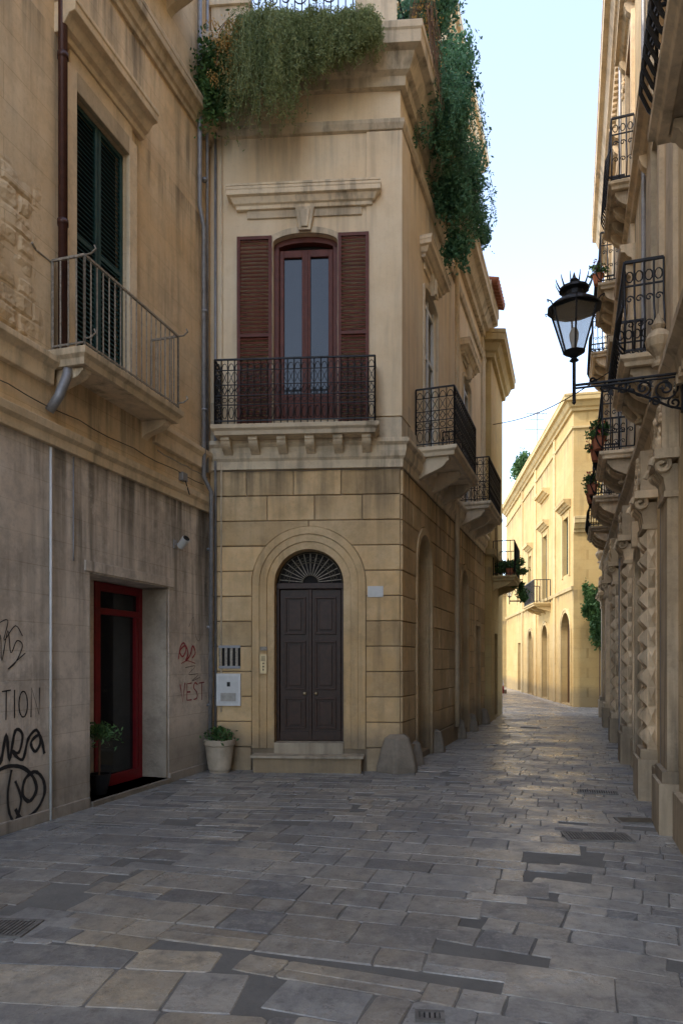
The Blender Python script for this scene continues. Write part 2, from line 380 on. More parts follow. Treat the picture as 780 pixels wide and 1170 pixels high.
def railing(mb, fr, s0, s1, z, p, mat, kind='plain', h=.98, sp=.11, r=.008):
    segs = [((s0, 0.02), (s0, p)), ((s0, p), (s1, p)), ((s1, p), (s1, .02))]
    for (a0, d0), (a1, d1) in segs:
        Lg = math.hypot(a1-a0, d1-d0); n = max(1, round(Lg/sp)); inner = abs(a1-a0) > .05
        P = lambda t, zz, off=0: fr.p(a0+(a1-a0)*t, z+zz, d0+(d1-d0)*t+(off if inner else 0))+(Vector((0, 0, 0)) if inner else fr.u*(off*(-1 if a0 == s0 else 1)))
        mb.tube([P(0, h), P(1, h)], r*1.9, mat, 4)
        mb.tube([P(0, .06), P(1, .06)], r*1.4, mat, 4)
        if kind == 'pattern':
            for zz in (.30, .44, .60, .82): mb.tube([P(0, zz), P(1, zz)], r*1.0, mat, 4)
        if kind == 'belly':
            mb.tube([P(0, .78), P(1, .78)], r*1.1, mat, 4)
        for i in range(n+1):
            t = i/n
            if kind in ('plain', 'pattern'):
                mb.tube([P(t, .0), P(t, h)], r*(1.7 if i in (0, n) else 1), mat, 5)
            else:
                mb.tube([P(t, .06), P(t, .12, .05), P(t, .24, .10), P(t, .38, .09), P(t, .55, .02), P(t, .78), P(t, h)], r*1.1, mat, 5)
            if i < n:
                tm = (i+.5)/n
                ax = (P(1, 0)-P(0, 0)).normalized(); up = Vector((0, 0, 1))
                if kind == 'pattern':
                    c = P(tm, .52); w = sp*.36
                    mb.tube([c+ax*w, c+up*.065, c-ax*w, c-up*.065, c+ax*w], r*1.1, mat, 4)
                    c = P(tm, .37); mb.tube([c+ax*w*math.cos(q*math.pi/5)+up*w*math.sin(q*math.pi/5) for q in range(11)], r*.7, mat, 4)
                    c = P(tm, .82); mb.tube([c+ax*w*1.2*math.cos(q*math.pi/6)+up*.1*math.sin(q*math.pi/6) for q in range(7)], r*.7, mat, 4)
                    c = P(tm, .18); mb.tube([c+ax*w*math.cos(q*math.pi/5)+up*.09*math.sin(q*math.pi/5) for q in range(11)], r*.7, mat, 4)
                    c = P(tm, .71); mb.tube([c-ax*w+up*.08, c+ax*w-up*.08], r*.7, mat, 4); mb.tube([c-ax*w-up*.08, c+ax*w+up*.08], r*.7, mat, 4)
                if kind == 'belly':
                    c = P(tm, .88); mb.tube([c+ax*sp*.35*math.cos(q*math.pi/5)+up*.06*math.sin(q*math.pi/5) for q in range(11)], r*.8, mat, 4)
                    c = P(tm, .3, .1); mb.tube(spiral(c, ax, up, sp*.42, 1.2, 12), r*.8, mat, 4)
                    c = P(tm, .62, .02); mb.tube(spiral(c, ax, up, sp*.40, 1.2, 12, 3, -1), r*.8, mat, 4)

def corbel(mb, fr, c, w, zt, h, p, mat):
    poly = [(-.02, zt), (p, zt), (p, zt-h*.18)]
    for i in range(9):
        t = i/8; poly.append((p*(.93*(1-t)**1.0)+p*.10*math.sin(t*math.pi*2), zt-h*.22-h*.78*t))
    poly.append((-.02, zt-h))
    mb.sprism(fr, c-w/2, c+w/2, poly, mat)

def balcony(fr, s0, s1, z, p, stonemat, ironmat, kind, parent, nm, th=.14, ncorb=3, ch=.3, sp=.11, r=.008, h=.98, cw=.14):
    mb = MB(); hh = th
    path = [fr.p(s0, 0, -.03), fr.p(s0, 0, p), fr.p(s1, 0, p), fr.p(s1, 0, -.03)]
    if (fr.u.x*fr.n.y-fr.u.y*fr.n.x) > 0: path = path[::-1]
    mb.box(fr, s0+.04, s1-.04, z-hh+.012, z-.003, -.03, p-.04, stonemat)
    mb.sweep([(q.x, q.y) for q in path], [(-.06, z-hh), (.0, z-hh), (.01, z-hh*.6), (.05, z-hh*.4), (.055, z), (-.06, z)], stonemat)
    for i in range(ncorb):
        c = s0+.14+(s1-s0-.28)*(i/(ncorb-1) if ncorb > 1 else .5)
        corbel(mb, fr, c, cw, z-hh+.006, ch, p*.85, stonemat)
    mb.done(nm+'_slab', parent, bevel=.006)
    mi = MB(); railing(mi, fr, s0+.01, s1-.01, z, p+.0, ironmat, kind, sp=sp, r=r, h=h); mi.done(nm+'_railing', parent)

def leaf(mb, c, size, mat, val=None, n=None, asp=.6):
    d = n if n is not None else Vector((R.gauss(0, 1), R.gauss(0, 1), R.gauss(0, 1)))
    if d.length < 1e-3: d = Vector((0, 0, 1))
    d.normalize(); a = d.orthogonal().normalized(); a.rotate(Matrix.Rotation(R.random()*6.28, 3, d)); b = d.cross(a)
    a = a*size; b = b*size*asp
    mb.add([c-a, c-b*.9+a*.1, c+a, c+b*.9+a*.1], [(0, 1, 2, 3)], mat, R.random() if val is None else val)

def bush(mb, c, rx, ry, rz, n, size, mat, clumps=14):
    cl = []
    for i in range(clumps):
        v = Vector((R.gauss(0, 1), R.gauss(0, 1), R.gauss(0, 1))).normalized()*R.uniform(.3, .95)
        cl.append((Vector((v.x*rx, v.y*ry, v.z*rz)), R.uniform(.2, .42), R.random()))
    for i in range(n):
        k, rr, vv = R.choice(cl); v = Vector((R.gauss(0, .5), R.gauss(0, .5), R.gauss(0, .5)))
        leaf(mb, Vector(c)+k+Vector((v.x*rx*rr, v.y*ry*rr, v.z*rz*rr))*1.3, size*R.uniform(.6, 1.3), mat, min(1, max(0, vv*.6+R.random()*.4)))

# ------------------------------------------------------------------ GROUND
mb = MB(); mb.add([(-400, -400, -.0075), (400, -400, -.0075), (400, 400, -.0075), (-400, 400, -.0075)], [(0, 1, 2, 3)], M_GROUND, .5)
mb.done('ground')
mb = MB()
def slab_field(cx, cy, ang, ext, test, tanf, sc, zoff, wf):
    org = Vector((cx, cy)); ux = Vector((math.cos(ang), math.sin(ang))); uy = Vector((-ux.y, ux.x))
    b = -ext
    while b < ext:
        rh = R.choice((.17, .2, .23, .26, .3, .36))*sc; a = -ext-R.random()*.5
        while a < ext:
            w = R.choice((.22, .3, .36, .42, .5, .62, .8, .95))*R.uniform(.9, 1.1)*sc*wf
            c = org+ux*(a+w/2)+uy*(b+rh/2)
            if test(c):
                parts = [(a, a+w, b, b+rh)]
                if w > .4 and R.random() < .10: m_ = R.uniform(.35, .65); parts = [(a, a+w, b, b+rh*m_), (a, a+w, b+rh*m_, b+rh)]
                elif R.random() < .07: parts = [(a, a+w*.55, b, b+rh), (a+w*.55, a+w, b, b+rh)]
                for (pa, pb, pc, pd) in parts:
                    g = R.uniform(.001, .004); z = zoff+R.uniform(-.0012, .0012); e = R.uniform(.003, .008)
                    tx, ty = R.uniform(-.003, .003), R.uniform(-.004, .004)
                    def ringp(i_):
                        x0, x1, y0, y1 = pa+i_, pb-i_, pc+i_, pd-i_; m1 = R.uniform(.35, .65); m2 = R.uniform(.35, .65); ch = R.uniform(.008, .03) if R.random() < .5 else .006
                        return [(x0+ch, y0), (x0+(x1-x0)*m1, y0), (x1-ch, y0), (x1, y0+ch), (x1, y0+(y1-y0)*.5), (x1, y1-ch), (x1-ch, y1), (x0+(x1-x0)*m2, y1), (x0+ch, y1), (x0, y1-ch), (x0, y0+(y1-y0)*.5), (x0, y0+ch)]
                    base = ringp(g); J = [(R.uniform(-.006, .006), R.uniform(-.006, .006)) for _ in base]
                    mx, my = (pa+pb)/2, (pc+pd)/2; vs = []
                    for (x, y), (jx, jy) in zip(base, J): q = org+ux*(x+jx)+uy*(y+jy); vs.append((q.x, q.y, z-.0085))
                    for (x, y), (jx, jy) in zip(base, J):
                        fx = 1-2*e/(pb-pa); fy = 1-2*e/(pd-pc); X = mx+(x-mx)*fx+jx; Y = my+(y-my)*fy+jy
                        q = org+ux*X+uy*Y; vs.append((q.x, q.y, z+tx*(X-mx)+ty*(Y-my)))
                    n = len(base)
                    mb.add(vs, [tuple(range(n, 2*n))]+[(i, (i+1) % n, n+(i+1) % n, n+i) for i in range(n)], M_PAVE, min(1, max(0, R.gauss(.48, .30))), tanf(c))
            a += w
        b += rh
seeds = [(-2.5, 3.2, -.10, 1.2, 1), (-3.0, 7.5, -.20, 1.1, 1), (-.5, 8.8, -.12, .95, .9), (.3, 5.6, -.28, 1.0, .85), (1.2, 2.6, -.35, 1.1, .8), (2.6, 5.2, -.42, .9, .8), (2.2, 8.6, -.30, .85, .75), (3.2, 11.8, -.36, .9, .8), (4.2, 15.5, -.33, 1.0, .8), (5.3, 20, -.36, 1.0, .8), (6.5, 25, -.3, 1.1, .8), (7.5, 31, -.2, 1.1, .9), (8.5, 38, -.12, 1.2, 1), (9, 45, -.05, 1.2, 1), (-4, -1, -.1, 1.2, 1), (1.5, -1, -.3, 1.1, .9), (-.6, 1.3, -.18, 1.2, .9)]
def nearest(c):
    wx = .5*math.sin(c.y*1.7)+.25*math.sin(c.x*3.1); wy = .4*math.sin(c.x*1.9)
    return min(range(len(seeds)), key=lambda i: (seeds[i][0]-c.x-wx)**2+(seeds[i][1]-c.y-wy)**2)
def tanf(c):
    near = max(0, min(1, (6.0-c.y)/1.5))*max(0, min(1, (1.4-c.x)/1.4))
    if c.y > 22: return .9*R.random()
    return max(0, min(1, (.9*near if R.random() < .6 else .0)*R.uniform(.5, 1.2)+.5*R.random()**2.2))
for i, (x, y, a, sc, wf) in enumerate(seeds):
    slab_field(x, y, a, 6.2 if y < 22 else 7, lambda c, i=i: nearest(c) == i and abs(c.x) < 13 and -3 < c.y < 49, tanf, sc, .0006*(i % 4)-.001, wf)
mb.done('stone_pavement', smooth=False, recalc=False)

def grate(x, y, w, l, nm, ang=-.1):
    f = Fr((x, y), (math.cos(ang), math.sin(ang)), (math.sin(ang), -math.cos(ang)))
    mb = MB()
    for a, b, c, d in ((-w/2, w/2, -l/2, -l/2+.02), (-w/2, w/2, l/2-.02, l/2), (-w/2, -w/2+.02, -l/2+.02, l/2-.02), (w/2-.02, w/2, -l/2+.02, l/2-.02)):
        mb.box(f, a, b, -.02, .012, c, d, M_GRATE)
    n = int(w/.03)
    for i in range(n):
        a = -w/2+.02+(w-.04)*(i+.5)/n; mb.box(f, a-.008, a+.008, -.02, .0105, -l/2+.02, l/2-.02, M_GRATE)
    mb.box(f, -w/2+.02, w/2-.02, .0045, .0062, -l/2+.02, l/2-.02, M_DARK)
    mb.done(nm)
grate(2.46, 6.75, .62, .34, 'drain_grate'); grate(3.30, 9.05, .5, .25, 'drain_grate', -.3); grate(.42, 3.34, .14, .1, 'drain_grate', -.1); grate(-2.15, 4.45, .4, .28, 'drain_grate', -.1)
mb = MB(); f = Fr((3.12, 7.42), (1, -.1), (-.1, -1)); mb.box(f, -.20, .20, -.02, .012, -.13, .13, M_GRATE); mb.box(f, -.17, .17, .0125, .015, -.10, .10, M_IRONB); mb.done('manhole_cover', bevel=.004)

# ------------------------------------------------------------------ BUILDING A (left)
A = root('stone_townhouse')
oDoorA = Op(1.39, 3.147, .06, 2.72); oWinA = Op(1.10, 2.12, 5.02, 8.08)
oWinA0 = Op(-3.2, -2.1, 5.02, 8.08); oDA0 = Op(-4.4, -2.6, .06, 3.0)
mb = MB()
wall(mb, FA, -16, 4.5, -.05, 4.05, [oDoorA, oDA0], M_A_LO, depth=.5)
wall(mb, FA, -16, 4.5, 4.05, 17, [oWinA, oWinA0], M_A_UP, depth=.2)  # unseen upper storeys: height set to keep the sun off the corner house
a = FA.p(-16, 0, -.55); b = FA.p(4.3, 0, -.55); c = FA.p(4.3, 0, -9); d = FA.p(-16, 0, -9)
mb.fill([(a.x, a.y), (b.x, b.y), (c.x, c.y), (d.x, d.y)], 0, 16.9, M_DARK)
mb.done('walls', A)
mb = MB()
pp = lambda s0, s1: [(FA.p(s0, 0).x, FA.p(s0, 0).y), (FA.p(s1, 0).x, FA.p(s1, 0).y)]
mb.sweep(pp(-16, 4.4), [(-.02, 4.0), (.05, 4.0), (.055, 4.1), (.09, 4.14), (.10, 4.22), (-.02, 4.25)], M_A_TR)
mb.sweep(pp(-16, .72), [(-.02, 4.62), (.05, 4.64), (.06, 4.8), (.13, 4.86), (.13, 4.92), (-.02, 4.98)], M_A_TR)
mb.sweep(pp(2.72, 4.4), [(-.02, 4.62), (.05, 4.64), (.06, 4.8), (.10, 4.86), (.10, 4.92), (-.02, 4.98)], M_A_TR)
mb.sweep(pp(-16, 4.4), cyma(9.75, 10.1, .18), M_A_TR)
mb.sweep(pp(-16, 4.4), cyma(16.3, 17.05, .6), M_A_TR)
mb.box(FA, .93, 1.10, 5.0, 8.3, -.02, .05, M_A_TR); mb.box(FA, 2.12, 2.29, 5.0, 8.3, -.02, .05, M_A_TR); mb.box(FA, 1.101, 2.119, 8.08, 8.3, -.02, .05, M_A_TR)
mb.sweep(pp(.78, 2.44), cyma(8.48, 8.80, .28, -.06), M_A_TR)
mb.box(FA, 1.0, 2.2, 8.3, 8.49, -.02, .035, M_A_TR)
mb.box(FA, 1.29, 3.25, 2.735, 2.86, -.02, .02, M_A_LO, .45)
mb.box(FA, 1.40, 3.14, -.02, .06, -.5, .04, M_GREYST)
mb.box(FA, -16, 1.38, -.05, .12, -.02, .02, M_A_LO, .1); mb.box(FA, 3.16, 4.39, -.05, .12, -.02, .02, M_A_LO, .1)
mb.done('trim', A, bevel=.008)
mb = MB(); nx, nz = 90, 60; vs = []   # eroded masonry patch as relief
for i in range(nx+1):
    for j in range(nz+1):
        s = -2.0+2.65*i/nx; z = 5.0+1.75*j/nz
        row = math.floor(z/.2); off = (row % 2)*.22; bx = (s+off)/.45; fx = abs(bx-round(bx)); fz = abs(z/.2-round(z/.2))
        edge = min(1, min(i, nx-i)/12, (nz-j)/14)
        jt = .022 if (fx < .05 or fz < .09) else 0
        nn = mnoise.fractal(Vector((s*3, z*3, 1.7)), .8, 2.0, 5)
        n2_ = mnoise.noise(Vector((s*1.2, z*1.4, 8.1)))
        m_ = max(0, min(1, (n2_+.45)*2))*edge
        vs.append(FA.p(s, z, -.006+m_*(.030+nn*.045-jt)))
fs = [(i*(nz+1)+j, (i+1)*(nz+1)+j, (i+1)*(nz+1)+j+1, i*(nz+1)+j+1) for i in range(nx) for j in range(nz)]
mb.add(vs, fs, M_A_UP, .35); mb.done('eroded_masonry', A, smooth=False)
balcony(FA, 1.5, 3.3, 11.2, .5, M_A_TR, M_IRONL, 'plain', A, 'upper_balcony', ncorb=2)
balcony(FA, .72, 2.68, 5.0, .42, M_A_TR, M_IRONL, 'plain', A, 'balcony', ncorb=2, ch=.22, sp=.105, r=.009, th=.17)
mb = MB()
for s in (.73, 2.67):
    for zz in (5.98, 5.1):
        q = FA.p(s, zz, .44); mb.tube([FA.p(s, zz, .42), q+FA.n*.06, q+FA.n*.12+Vector((0, 0, .04)), q+FA.n*.10+Vector((0, 0, .08))], .010, M_IRONL)
mb.tube([FA.p(.72, 5.97, 0), FA.p(.5, 5.97, .0), FA.p(.42, 6.0, .02)], .012, M_IRONL)
mb.done('balcony_finials', A)
mb = MB()
louver(mb, FA, 1.11, 1.60, 5.03, 8.06, -.085, M_GREEN); louver(mb, FA, 1.615, 2.11, 5.03, 8.06, -.085, M_GREEN)
mb.box(FA, 1.1, 2.12, 5.02, 8.08, -.2, -.16, M_DARK)
louver(mb, FA, -3.19, -2.66, 5.03, 8.06, -.14, M_GREEN); louver(mb, FA, -2.64, -2.11, 5.03, 8.06, -.14, M_GREEN)
mb.done('louvered_shutters', A)
mb = MB()
d0 = -.46
for (a, b, c, e) in ((2.03, 2.14, .06, 2.71), (3.02, 3.10, .06, 2.71), (2.14, 3.02, 2.60, 2.71), (2.14, 3.02, 2.30, 2.38), (2.14, 3.02, .06, .2), (2.94, 3.0, .2, 2.30)):
    mb.box(FA, a, b, c, e, d0, d0+.07, M_RED, .5)
mb.box(FA, 2.14, 3.02, .19, 2.61, d0+.005, d0+.02, M_GLASS, .5)
mb.box(FA, 1.39, 2.03, .06, 2.715, d0-.03, d0+.05, M_A_LO, .4)
mb.box(FA, -4.4, -2.6, .06, 3.0, -.4, -.35, M_DOOR)
mb.done('red_shop_door', A, bevel=.004)
mb = MB(); mb.box(FA, 3.10, 3.144, .07, 2.70, -.40, -.012, M_GREYST, .7); mb.done('door_jamb', A)
mb = MB()
mb.tube([FA.p(.82, 17, .08), FA.p(.82, 5.05, .08)], .05, M_PIPEB, 10)
for z in (6.4, 8.2, 10): mb.tube([FA.p(.82, z, .08), FA.p(.82, z+.06, .08)], .06, M_PIPEB, 10)
mb.tube([FA.p(.82, 5.05, .08), FA.p(.80, 4.85, .17), FA.p(.72, 4.7, .2), FA.p(.68, 4.5, .14), FA.p(.68, 4.36, .02)], .05, M_PIPE, 10)
mb.done('brown_drainpipe', None, smooth=True)
mb = MB(); mb.tube([FA.p(.70, 3.98, .022), FA.p(.70, 0, .022)], .014, M_WHITE, 8); mb.tube([FA.p(1.08, 3.98, .015), FA.p(1.08, 2.9, .015), FA.p(1.08, 2.82, .015)], .008, M_PIPE, 6); mb.done('conduit', None, smooth=True)
mb = MB()
mb.tube([FA.p(3.92, 17, .07), FA.p(3.92, 8.55, .07), FA.p(4.05, 8.3, .07), FA.p(4.05, 4.5, .07), FA.p(4.2, 4.3, .12), FA.p(4.22, 0, .09)], .035, M_PIPE, 8)
mb.tube([FA.p(4.18, 17, .06), FA.p(4.18, 4.6, .06)], .025, M_PIPE, 8)
for z in (1, 2.2, 3.4, 5.5, 7, 9, 10.5): mb.tube([FA.p(4.05 if z > 4.5 else 4.22, z, .08), FA.p(4.05 if z > 4.5 else 4.22, z+.04, .08)], .045, M_PIPE, 8)
mb.done('grey_drainpipe', None, smooth=True)
mb = MB(); mb.tube([FB.p(.10, 11.2, .06), FB.p(.10, 0, .06)], .022, M_PIPE, 8); mb.tube([FB.p(.19, 9.9, .05), FB.p(.19, .9, .05)], .012, M_B_TR, 6); mb.done('grey_conduit', None, smooth=True)
mb = MB()
mb.tube([FA.p(-1+.27*i, 4.42-.03*abs(math.sin(i*.8)), .03) for i in range(20)], .006, M_IRONB, 4)
mb.tube([FA.p(2.8+.16*i, 4.55-.02*abs(math.sin(i*1.3)), .035) for i in range(10)], .009, M_IRONL, 4)
mb.tube([FB.p(.2+.28*i, 4.66-.02*abs(math.sin(i)), .06) for i in range(11)], .006, M_IRONB, 4)
mb.tube([FR.p(.0+.5*i, 4.64-.02*abs(math.sin(i)), .06) for i in range(19)], .008, M_IRONB, 4)
mb.done('facade_cables')
mb = MB(); q = FA.p(3.31, 3.36, .02)
mb.tube([q, q+FA.n*.1], .012, M_PIPE, 6); c0 = q+FA.n*.1; ax = (FA.n*.6+FA.u*-.25+Vector((0, 0, .5))).normalized()
mb.tube([c0-ax*.06, c0-ax*.05, c0+ax*.10, c0+ax*.11], .05, M_WHITE, 12, r2=.06); mb.tube([c0+ax*.112, c0+ax*.118], .05, M_GLASS, 12); mb.box(FA, 3.27, 3.35, 3.3, 3.42, 0, .015, M_PIPE)
mb.done('wall_spotlight')
mb = MB(); mb.box(FA, 3.42, 3.56, 4.30, 4.42, .0, .07, M_PIPE); mb.tube([FA.p(3.5, 4.35, .05), FA.p(3.5, 4.1, .13)], .01, M_IRON); mb.done('junction_box', bevel=.006)
# graffiti
mb = MB(); g = .006
def gl(pts, w=.018, mat=M_BLACKP, sm=False): mb.ribbon(FA, pts, w, g, mat, sm)
s0, zb = .02, 1.12
gl([(s0, zb+.28), (s0+.12, zb+.29)], .014); gl([(s0+.06, zb+.29), (s0+.055, zb)], .014)
gl([(s0+.17, zb+.29), (s0+.17, zb+.01)], .014)
gl([(s0+.22+.07+.06*math.cos(q*.63), zb+.14+.13*math.sin(q*.63)) for q in range(11)], .014, sm=True)
gl([(s0+.40, zb), (s0+.41, zb+.3), (s0+.52, zb+.02), (s0+.53, zb+.3)], .014)
gl([(-.15, .72), (-.05, .95), (.0, .7), (.08, .98), (.12, .72), (.2, 1.0), (.3, .95), (.25, .78), (.16, .8), (.3, .7), (.38, .9), (.5, .98), (.56, .85), (.48, .76), (.42, .86), (.55, .92), (.62, .72)], .035, sm=True)
gl([(-.1, .62), (.1, .66), (.3, .62), (.45, .5), (.5, .36), (.4, .26), (.3, .35), (.34, .5), (.48, .55), (.6, .45), (.62, .3), (.5, .15), (.3, .1), (.2, .22)], .04, sm=True)
gl([(.15, .62), (.1, .4), (.12, .2), (.2, .1), (.28, .3), (.2, .5)], .03, sm=True)
gl([(-.1, 1.75), (.0, 1.95), (.02, 1.7), (.1, 2.0), (.14, 1.78), (.22, 1.9), (.3, 1.85), (.2, 1.68), (.1, 1.62), (.34, 1.78)], .010, sm=True)
gl([(-.05, 2.05), (.1, 2.1), (.05, 1.9), (.2, 2.05), (.3, 1.95)], .010, sm=True)
rd = M_REDP
x, zb = 3.45, 1.1
gl([(x, zb+.26), (x+.07, zb), (x+.14, zb+.28)], .018, rd); gl([(x+.34, zb+.27), (x+.2, zb+.26), (x+.2, zb+.02), (x+.34, zb+.02)], .018, rd); gl([(x+.2, zb+.14), (x+.3, zb+.14)], .018, rd)
gl([(x+.52, zb+.24), (x+.44, zb+.27), (x+.40, zb+.2), (x+.5, zb+.12), (x+.5, zb+.04), (x+.4, zb+.02)], .018, rd, True); gl([(x+.56, zb+.26), (x+.74, zb+.27)], .018, rd); gl([(x+.65, zb+.27), (x+.66, zb)], .018, rd)
gl([(3.40, 1.72), (3.46, 1.9), (3.56, 1.96), (3.62, 1.86), (3.52, 1.76), (3.44, 1.84), (3.60, 1.92), (3.68, 1.80), (3.60, 1.70), (3.74, 1.78), (3.82, 1.92), (3.90, 1.82), (3.80, 1.74)], .024, rd, True)
gl([(3.48, 1.66), (3.66, 1.70), (3.9, 1.66)], .012, rd, True)
gl([(3.7, 2.2), (3.85, 2.35), (3.9, 2.1), (4.0, 2.0), (4.1, 2.1)], .006, M_BLACKP, True)
gl([(3.6, 1.6), (3.9, 1.62), (3.7, 1.5), (4.0, 1.5), (3.8, 1.4), (4.05, 1.45)], .007, M_BLACKP, True)
mb.done('wall_graffiti', None, recalc=False)

# ------------------------------------------------------------------ BUILDING B (corner house)
B = root('corner_house')
W = 2.972; cD = 1.556
oD = Op(cD-.54, cD+.54, .42, 2.9, .54); oW = Op(.997, 2.005, 5.19, 8.20, .15)
r1 = Op(1.05, 2.15, .1, 3.35, .55); r2 = Op(5.3, 6.3, .1, 3.3, .5); r3 = Op(7.4, 8.2, .1, 2.6, 0)
w1 = Op(1.65, 2.75, 5.2, 8.25, .12); w2 = Op(5.7, 6.8, 5.2, 8.25, .12)
mb = MB()
wall(mb, FB, 0, W, -.05, 4.72, [oD], M_MORT, rmat=M_BLK, depth=.35)
wall(mb, FB, 0, W, 4.72, 11.2, [oW], M_B_UP, depth=.3)
wall(mb, FR, 0, 9.12, -.05, 4.72, [r1, r2, r3], M_MORT, rmat=M_BLK, depth=.35)
wall(mb, FR, 0, 9.12, 4.72, 11.2, [w1, w2], M_B_UP, depth=.3)
foot = [(-2.0, 11.5), (.55, 11.3), (3.3, 19.3), (-2.5, 19.3)]
mb.fill(foot, 0, 11.1, M_DARK)
mb.add([(-2.06, 11.0, 11.2), (.905, 10.8, 11.2), (3.93, 19.4, 11.2), (-2.6, 19.4, 11.2)], [(0, 1, 2, 3)], M_B_TR, .4)
mb.done('walls', B)
mb = MB(); q0 = FR.p(3.4, 0, -.12); q1 = FR.p(9.1, 0, -.12); q2 = FR.p(9.1, 0, -3.0); q3 = FR.p(3.4, 0, -1.7)
ft = [(q0.x, q0.y), (q1.x, q1.y), (q2.x, q2.y), (q3.x, q3.y)]
mb.fill(ft, 11.15, 15.4, M_A_UP); mb.sweep([ft[3], ft[0], ft[1]], cyma(15.1, 15.55, .28), M_A_TR); mb.fill(ft, 15.41, 15.5, M_A_TR)
for k in range(3): louver(mb, FR, 4.3+k*1.7, 5.0+k*1.7, 12.0, 14.2, -.13, M_GREEN)
mb.done('attic_storey', B)
mb = MB()
for k in range(9):   # row of roof tiles at the far end of the terrace edge
    s = 7.6+k*.17
    mb.tube([FR.p(s, 11.50, -.1), FR.p(s, 11.42, .3), FR.p(s, 11.34, .58)], .085, M_TERRA, 8, r2=.095)
mb.box(FR, 7.5, 9.1, 11.2, 11.36, -.2, .42, M_A_TR); mb.done('roof_tiles', B, smooth=True)
mb = MB()
rustic(mb, FB, 0, W, .36, 4.66, .39, .66, [oD], M_BLK, d=.035, ex=.345)
rustic(mb, FR, 0.0, 9.1, .36, 4.66, .39, .75, [r1, r2, r3], M_BLK, d=.035, ex=.14)
mb.done('rusticated_blocks', B, bevel=.010)
mb = MB()
archi(mb, FB, oD, .345, -.02, .055, M_BLK, .5, zb=.34, steps=3)
for o in (r1, r2): archi(mb, FR, o, .13, -.02, .05, M_BLK, .5, zb=.0, steps=1)
mb.box(FR, r3.s0-.12, r3.s0, .0, 2.72, -.02, .05, M_BLK); mb.box(FR, r3.s1, r3.s1+.12, 0, 2.72, -.02, .05, M_BLK); mb.box(FR, r3.s0+.001, r3.s1-.001, 2.6, 2.72, -.02, .05, M_BLK)
mb.box(FB, .02, .66, -.05, .35, -.02, .06, M_BLK); mb.box(FB, 2.46, W-.02, -.05, .35, -.02, .06, M_BLK)
for a, b in ((.05, .9), (2.3, 5.15), (6.45, 7.27), (8.33, 9.08)): mb.box(FR, a, b, -.05, .35, -.02, .06, M_BLK)
mb.box(FB, .74, 2.38, -.03, .22, -.05, .30, M_BLK, .5); mb.box(FB, .70, 2.42, .222, .26, -.05, .34, M_B_TR, .6)
mb.box(FB, oD.s0+.003, oD.s1-.003, .255, .425, -.33, .045, M_B_TR, .6)
pathB = [(-2.06, 11.0), (.905, 10.8), (3.93, 19.4)]
mb.sweep(pathB, [(-.02, 4.68), (.05, 4.68), (.06, 4.80), (.10, 4.84), (.12, 4.92), (.12, 5.0), (.17, 5.04), (.17, 5.10), (-.02, 5.12)], M_B_TR)
mb.sweep(pathB, [(-.02, 5.12), (.03, 5.121), (.03, 5.45), (-.02, 5.47)], M_B_TR)
mb.sweep(pathB, [(-.02, 9.86), (.05, 9.88), (.08, 9.96), (.08, 10.02), (-.02, 10.05)], M_B_TR)
mb.sweep(pathB, cyma(10.50, 11.22, .42), M_B_TR)
e0 = FB.p(W-.52, 0); e1 = FR.p(.55, 0)
mb.sweep([(e0.x, e0.y), (.905, 10.8), (e1.x, e1.y)], [(-.02, 5.47), (.035, 5.471), (.035, 9.86), (-.02, 9.861)], M_B_UP, .5)
for fr, o in ((FB, oW), (FR, w1), (FR, w2)):
    archi(mb, fr, o, .1, -.02, .03, M_B_TR, .5, steps=1)
    s0, s1 = (.47, 2.50) if fr is FB else (o.s0-.15, o.s1+.15)
    pt = [fr.p(s0, 0, -.02), fr.p(s0, 0, .03), fr.p(s1, 0, .03), fr.p(s1, 0, -.02)]
    mb.sweep([(q.x, q.y) for q in pt], cyma(8.72, 9.0, .18, -.02), M_B_TR); mb.box(fr, s0-.17, s1+.17, 8.996, 9.03, -.02, .22, M_B_TR)
    mb.box(fr, s0+.12, s1-.12, 8.60, 8.72, -.02, .03, M_B_TR)
    c = o.c; mb.prism(fr, [(c-.09, 8.36), (c+.09, 8.36), (c+.15, 8.72), (c-.15, 8.72)], -.02, .09, M_B_TR)
    mb.prism(fr, [(c-.05, 8.40), (c+.05, 8.40), (c+.08, 8.66), (c-.08, 8.66)], .08, .12, M_B_TR)
mb.box(FB, 2.28, 2.92, 11.2, 12.9, -.55, .02, M_B_TR); mb.box(FB, 2.24, 2.96, 11.2, 11.38, -.6, .06, M_B_TR)
mb.box(FB, .02, .62, 11.2, 11.95, -.55, .02, M_B_TR); mb.box(FB, -.02, .66, 11.95, 12.05, -.6, .06, M_B_TR)
mb.box(FR, 2.6, 3.2, 11.2, 12.6, -.5, -.01, M_B_TR)
mb.box(FR, 8.6, 9.1, 4.9, 10.5, -.02, .06, M_B_TR)
mb.done('stone_trim', B, bevel=.008)
mb = MB()
for (s, rr, hh) in ((0, .36, .60), (.75, .17, .42), (2.42, .2, .45), (4.9, .2, .45), (6.6, .2, .45), (8.6, .22, .45)):
    q = FR.p(s, 0, .05 if s else -.05)
    mb.lathe((q.x, q.y, -.03), [(rr, 0), (rr*.97, hh*.2), (rr*.78, hh*.6), (rr*.6, hh*.9), (rr*.35, hh)], M_GREYST, 6, .1, rot=.35 if s == 0 else R.random())
mb.done('corner_guard_stones', B, bevel=.04)
mb = MB(); dd = -.27
mb.box(FB, oD.s0, oD.s0+.05, .43, 2.88, dd, dd+.08, M_DOOR, .4); mb.box(FB, oD.s1-.05, oD.s1, .43, 2.88, dd, dd+.08, M_DOOR, .4)
mb.box(FB, oD.s0, oD.s1, 2.84, 2.93, dd, dd+.10, M_DOOR, .5)
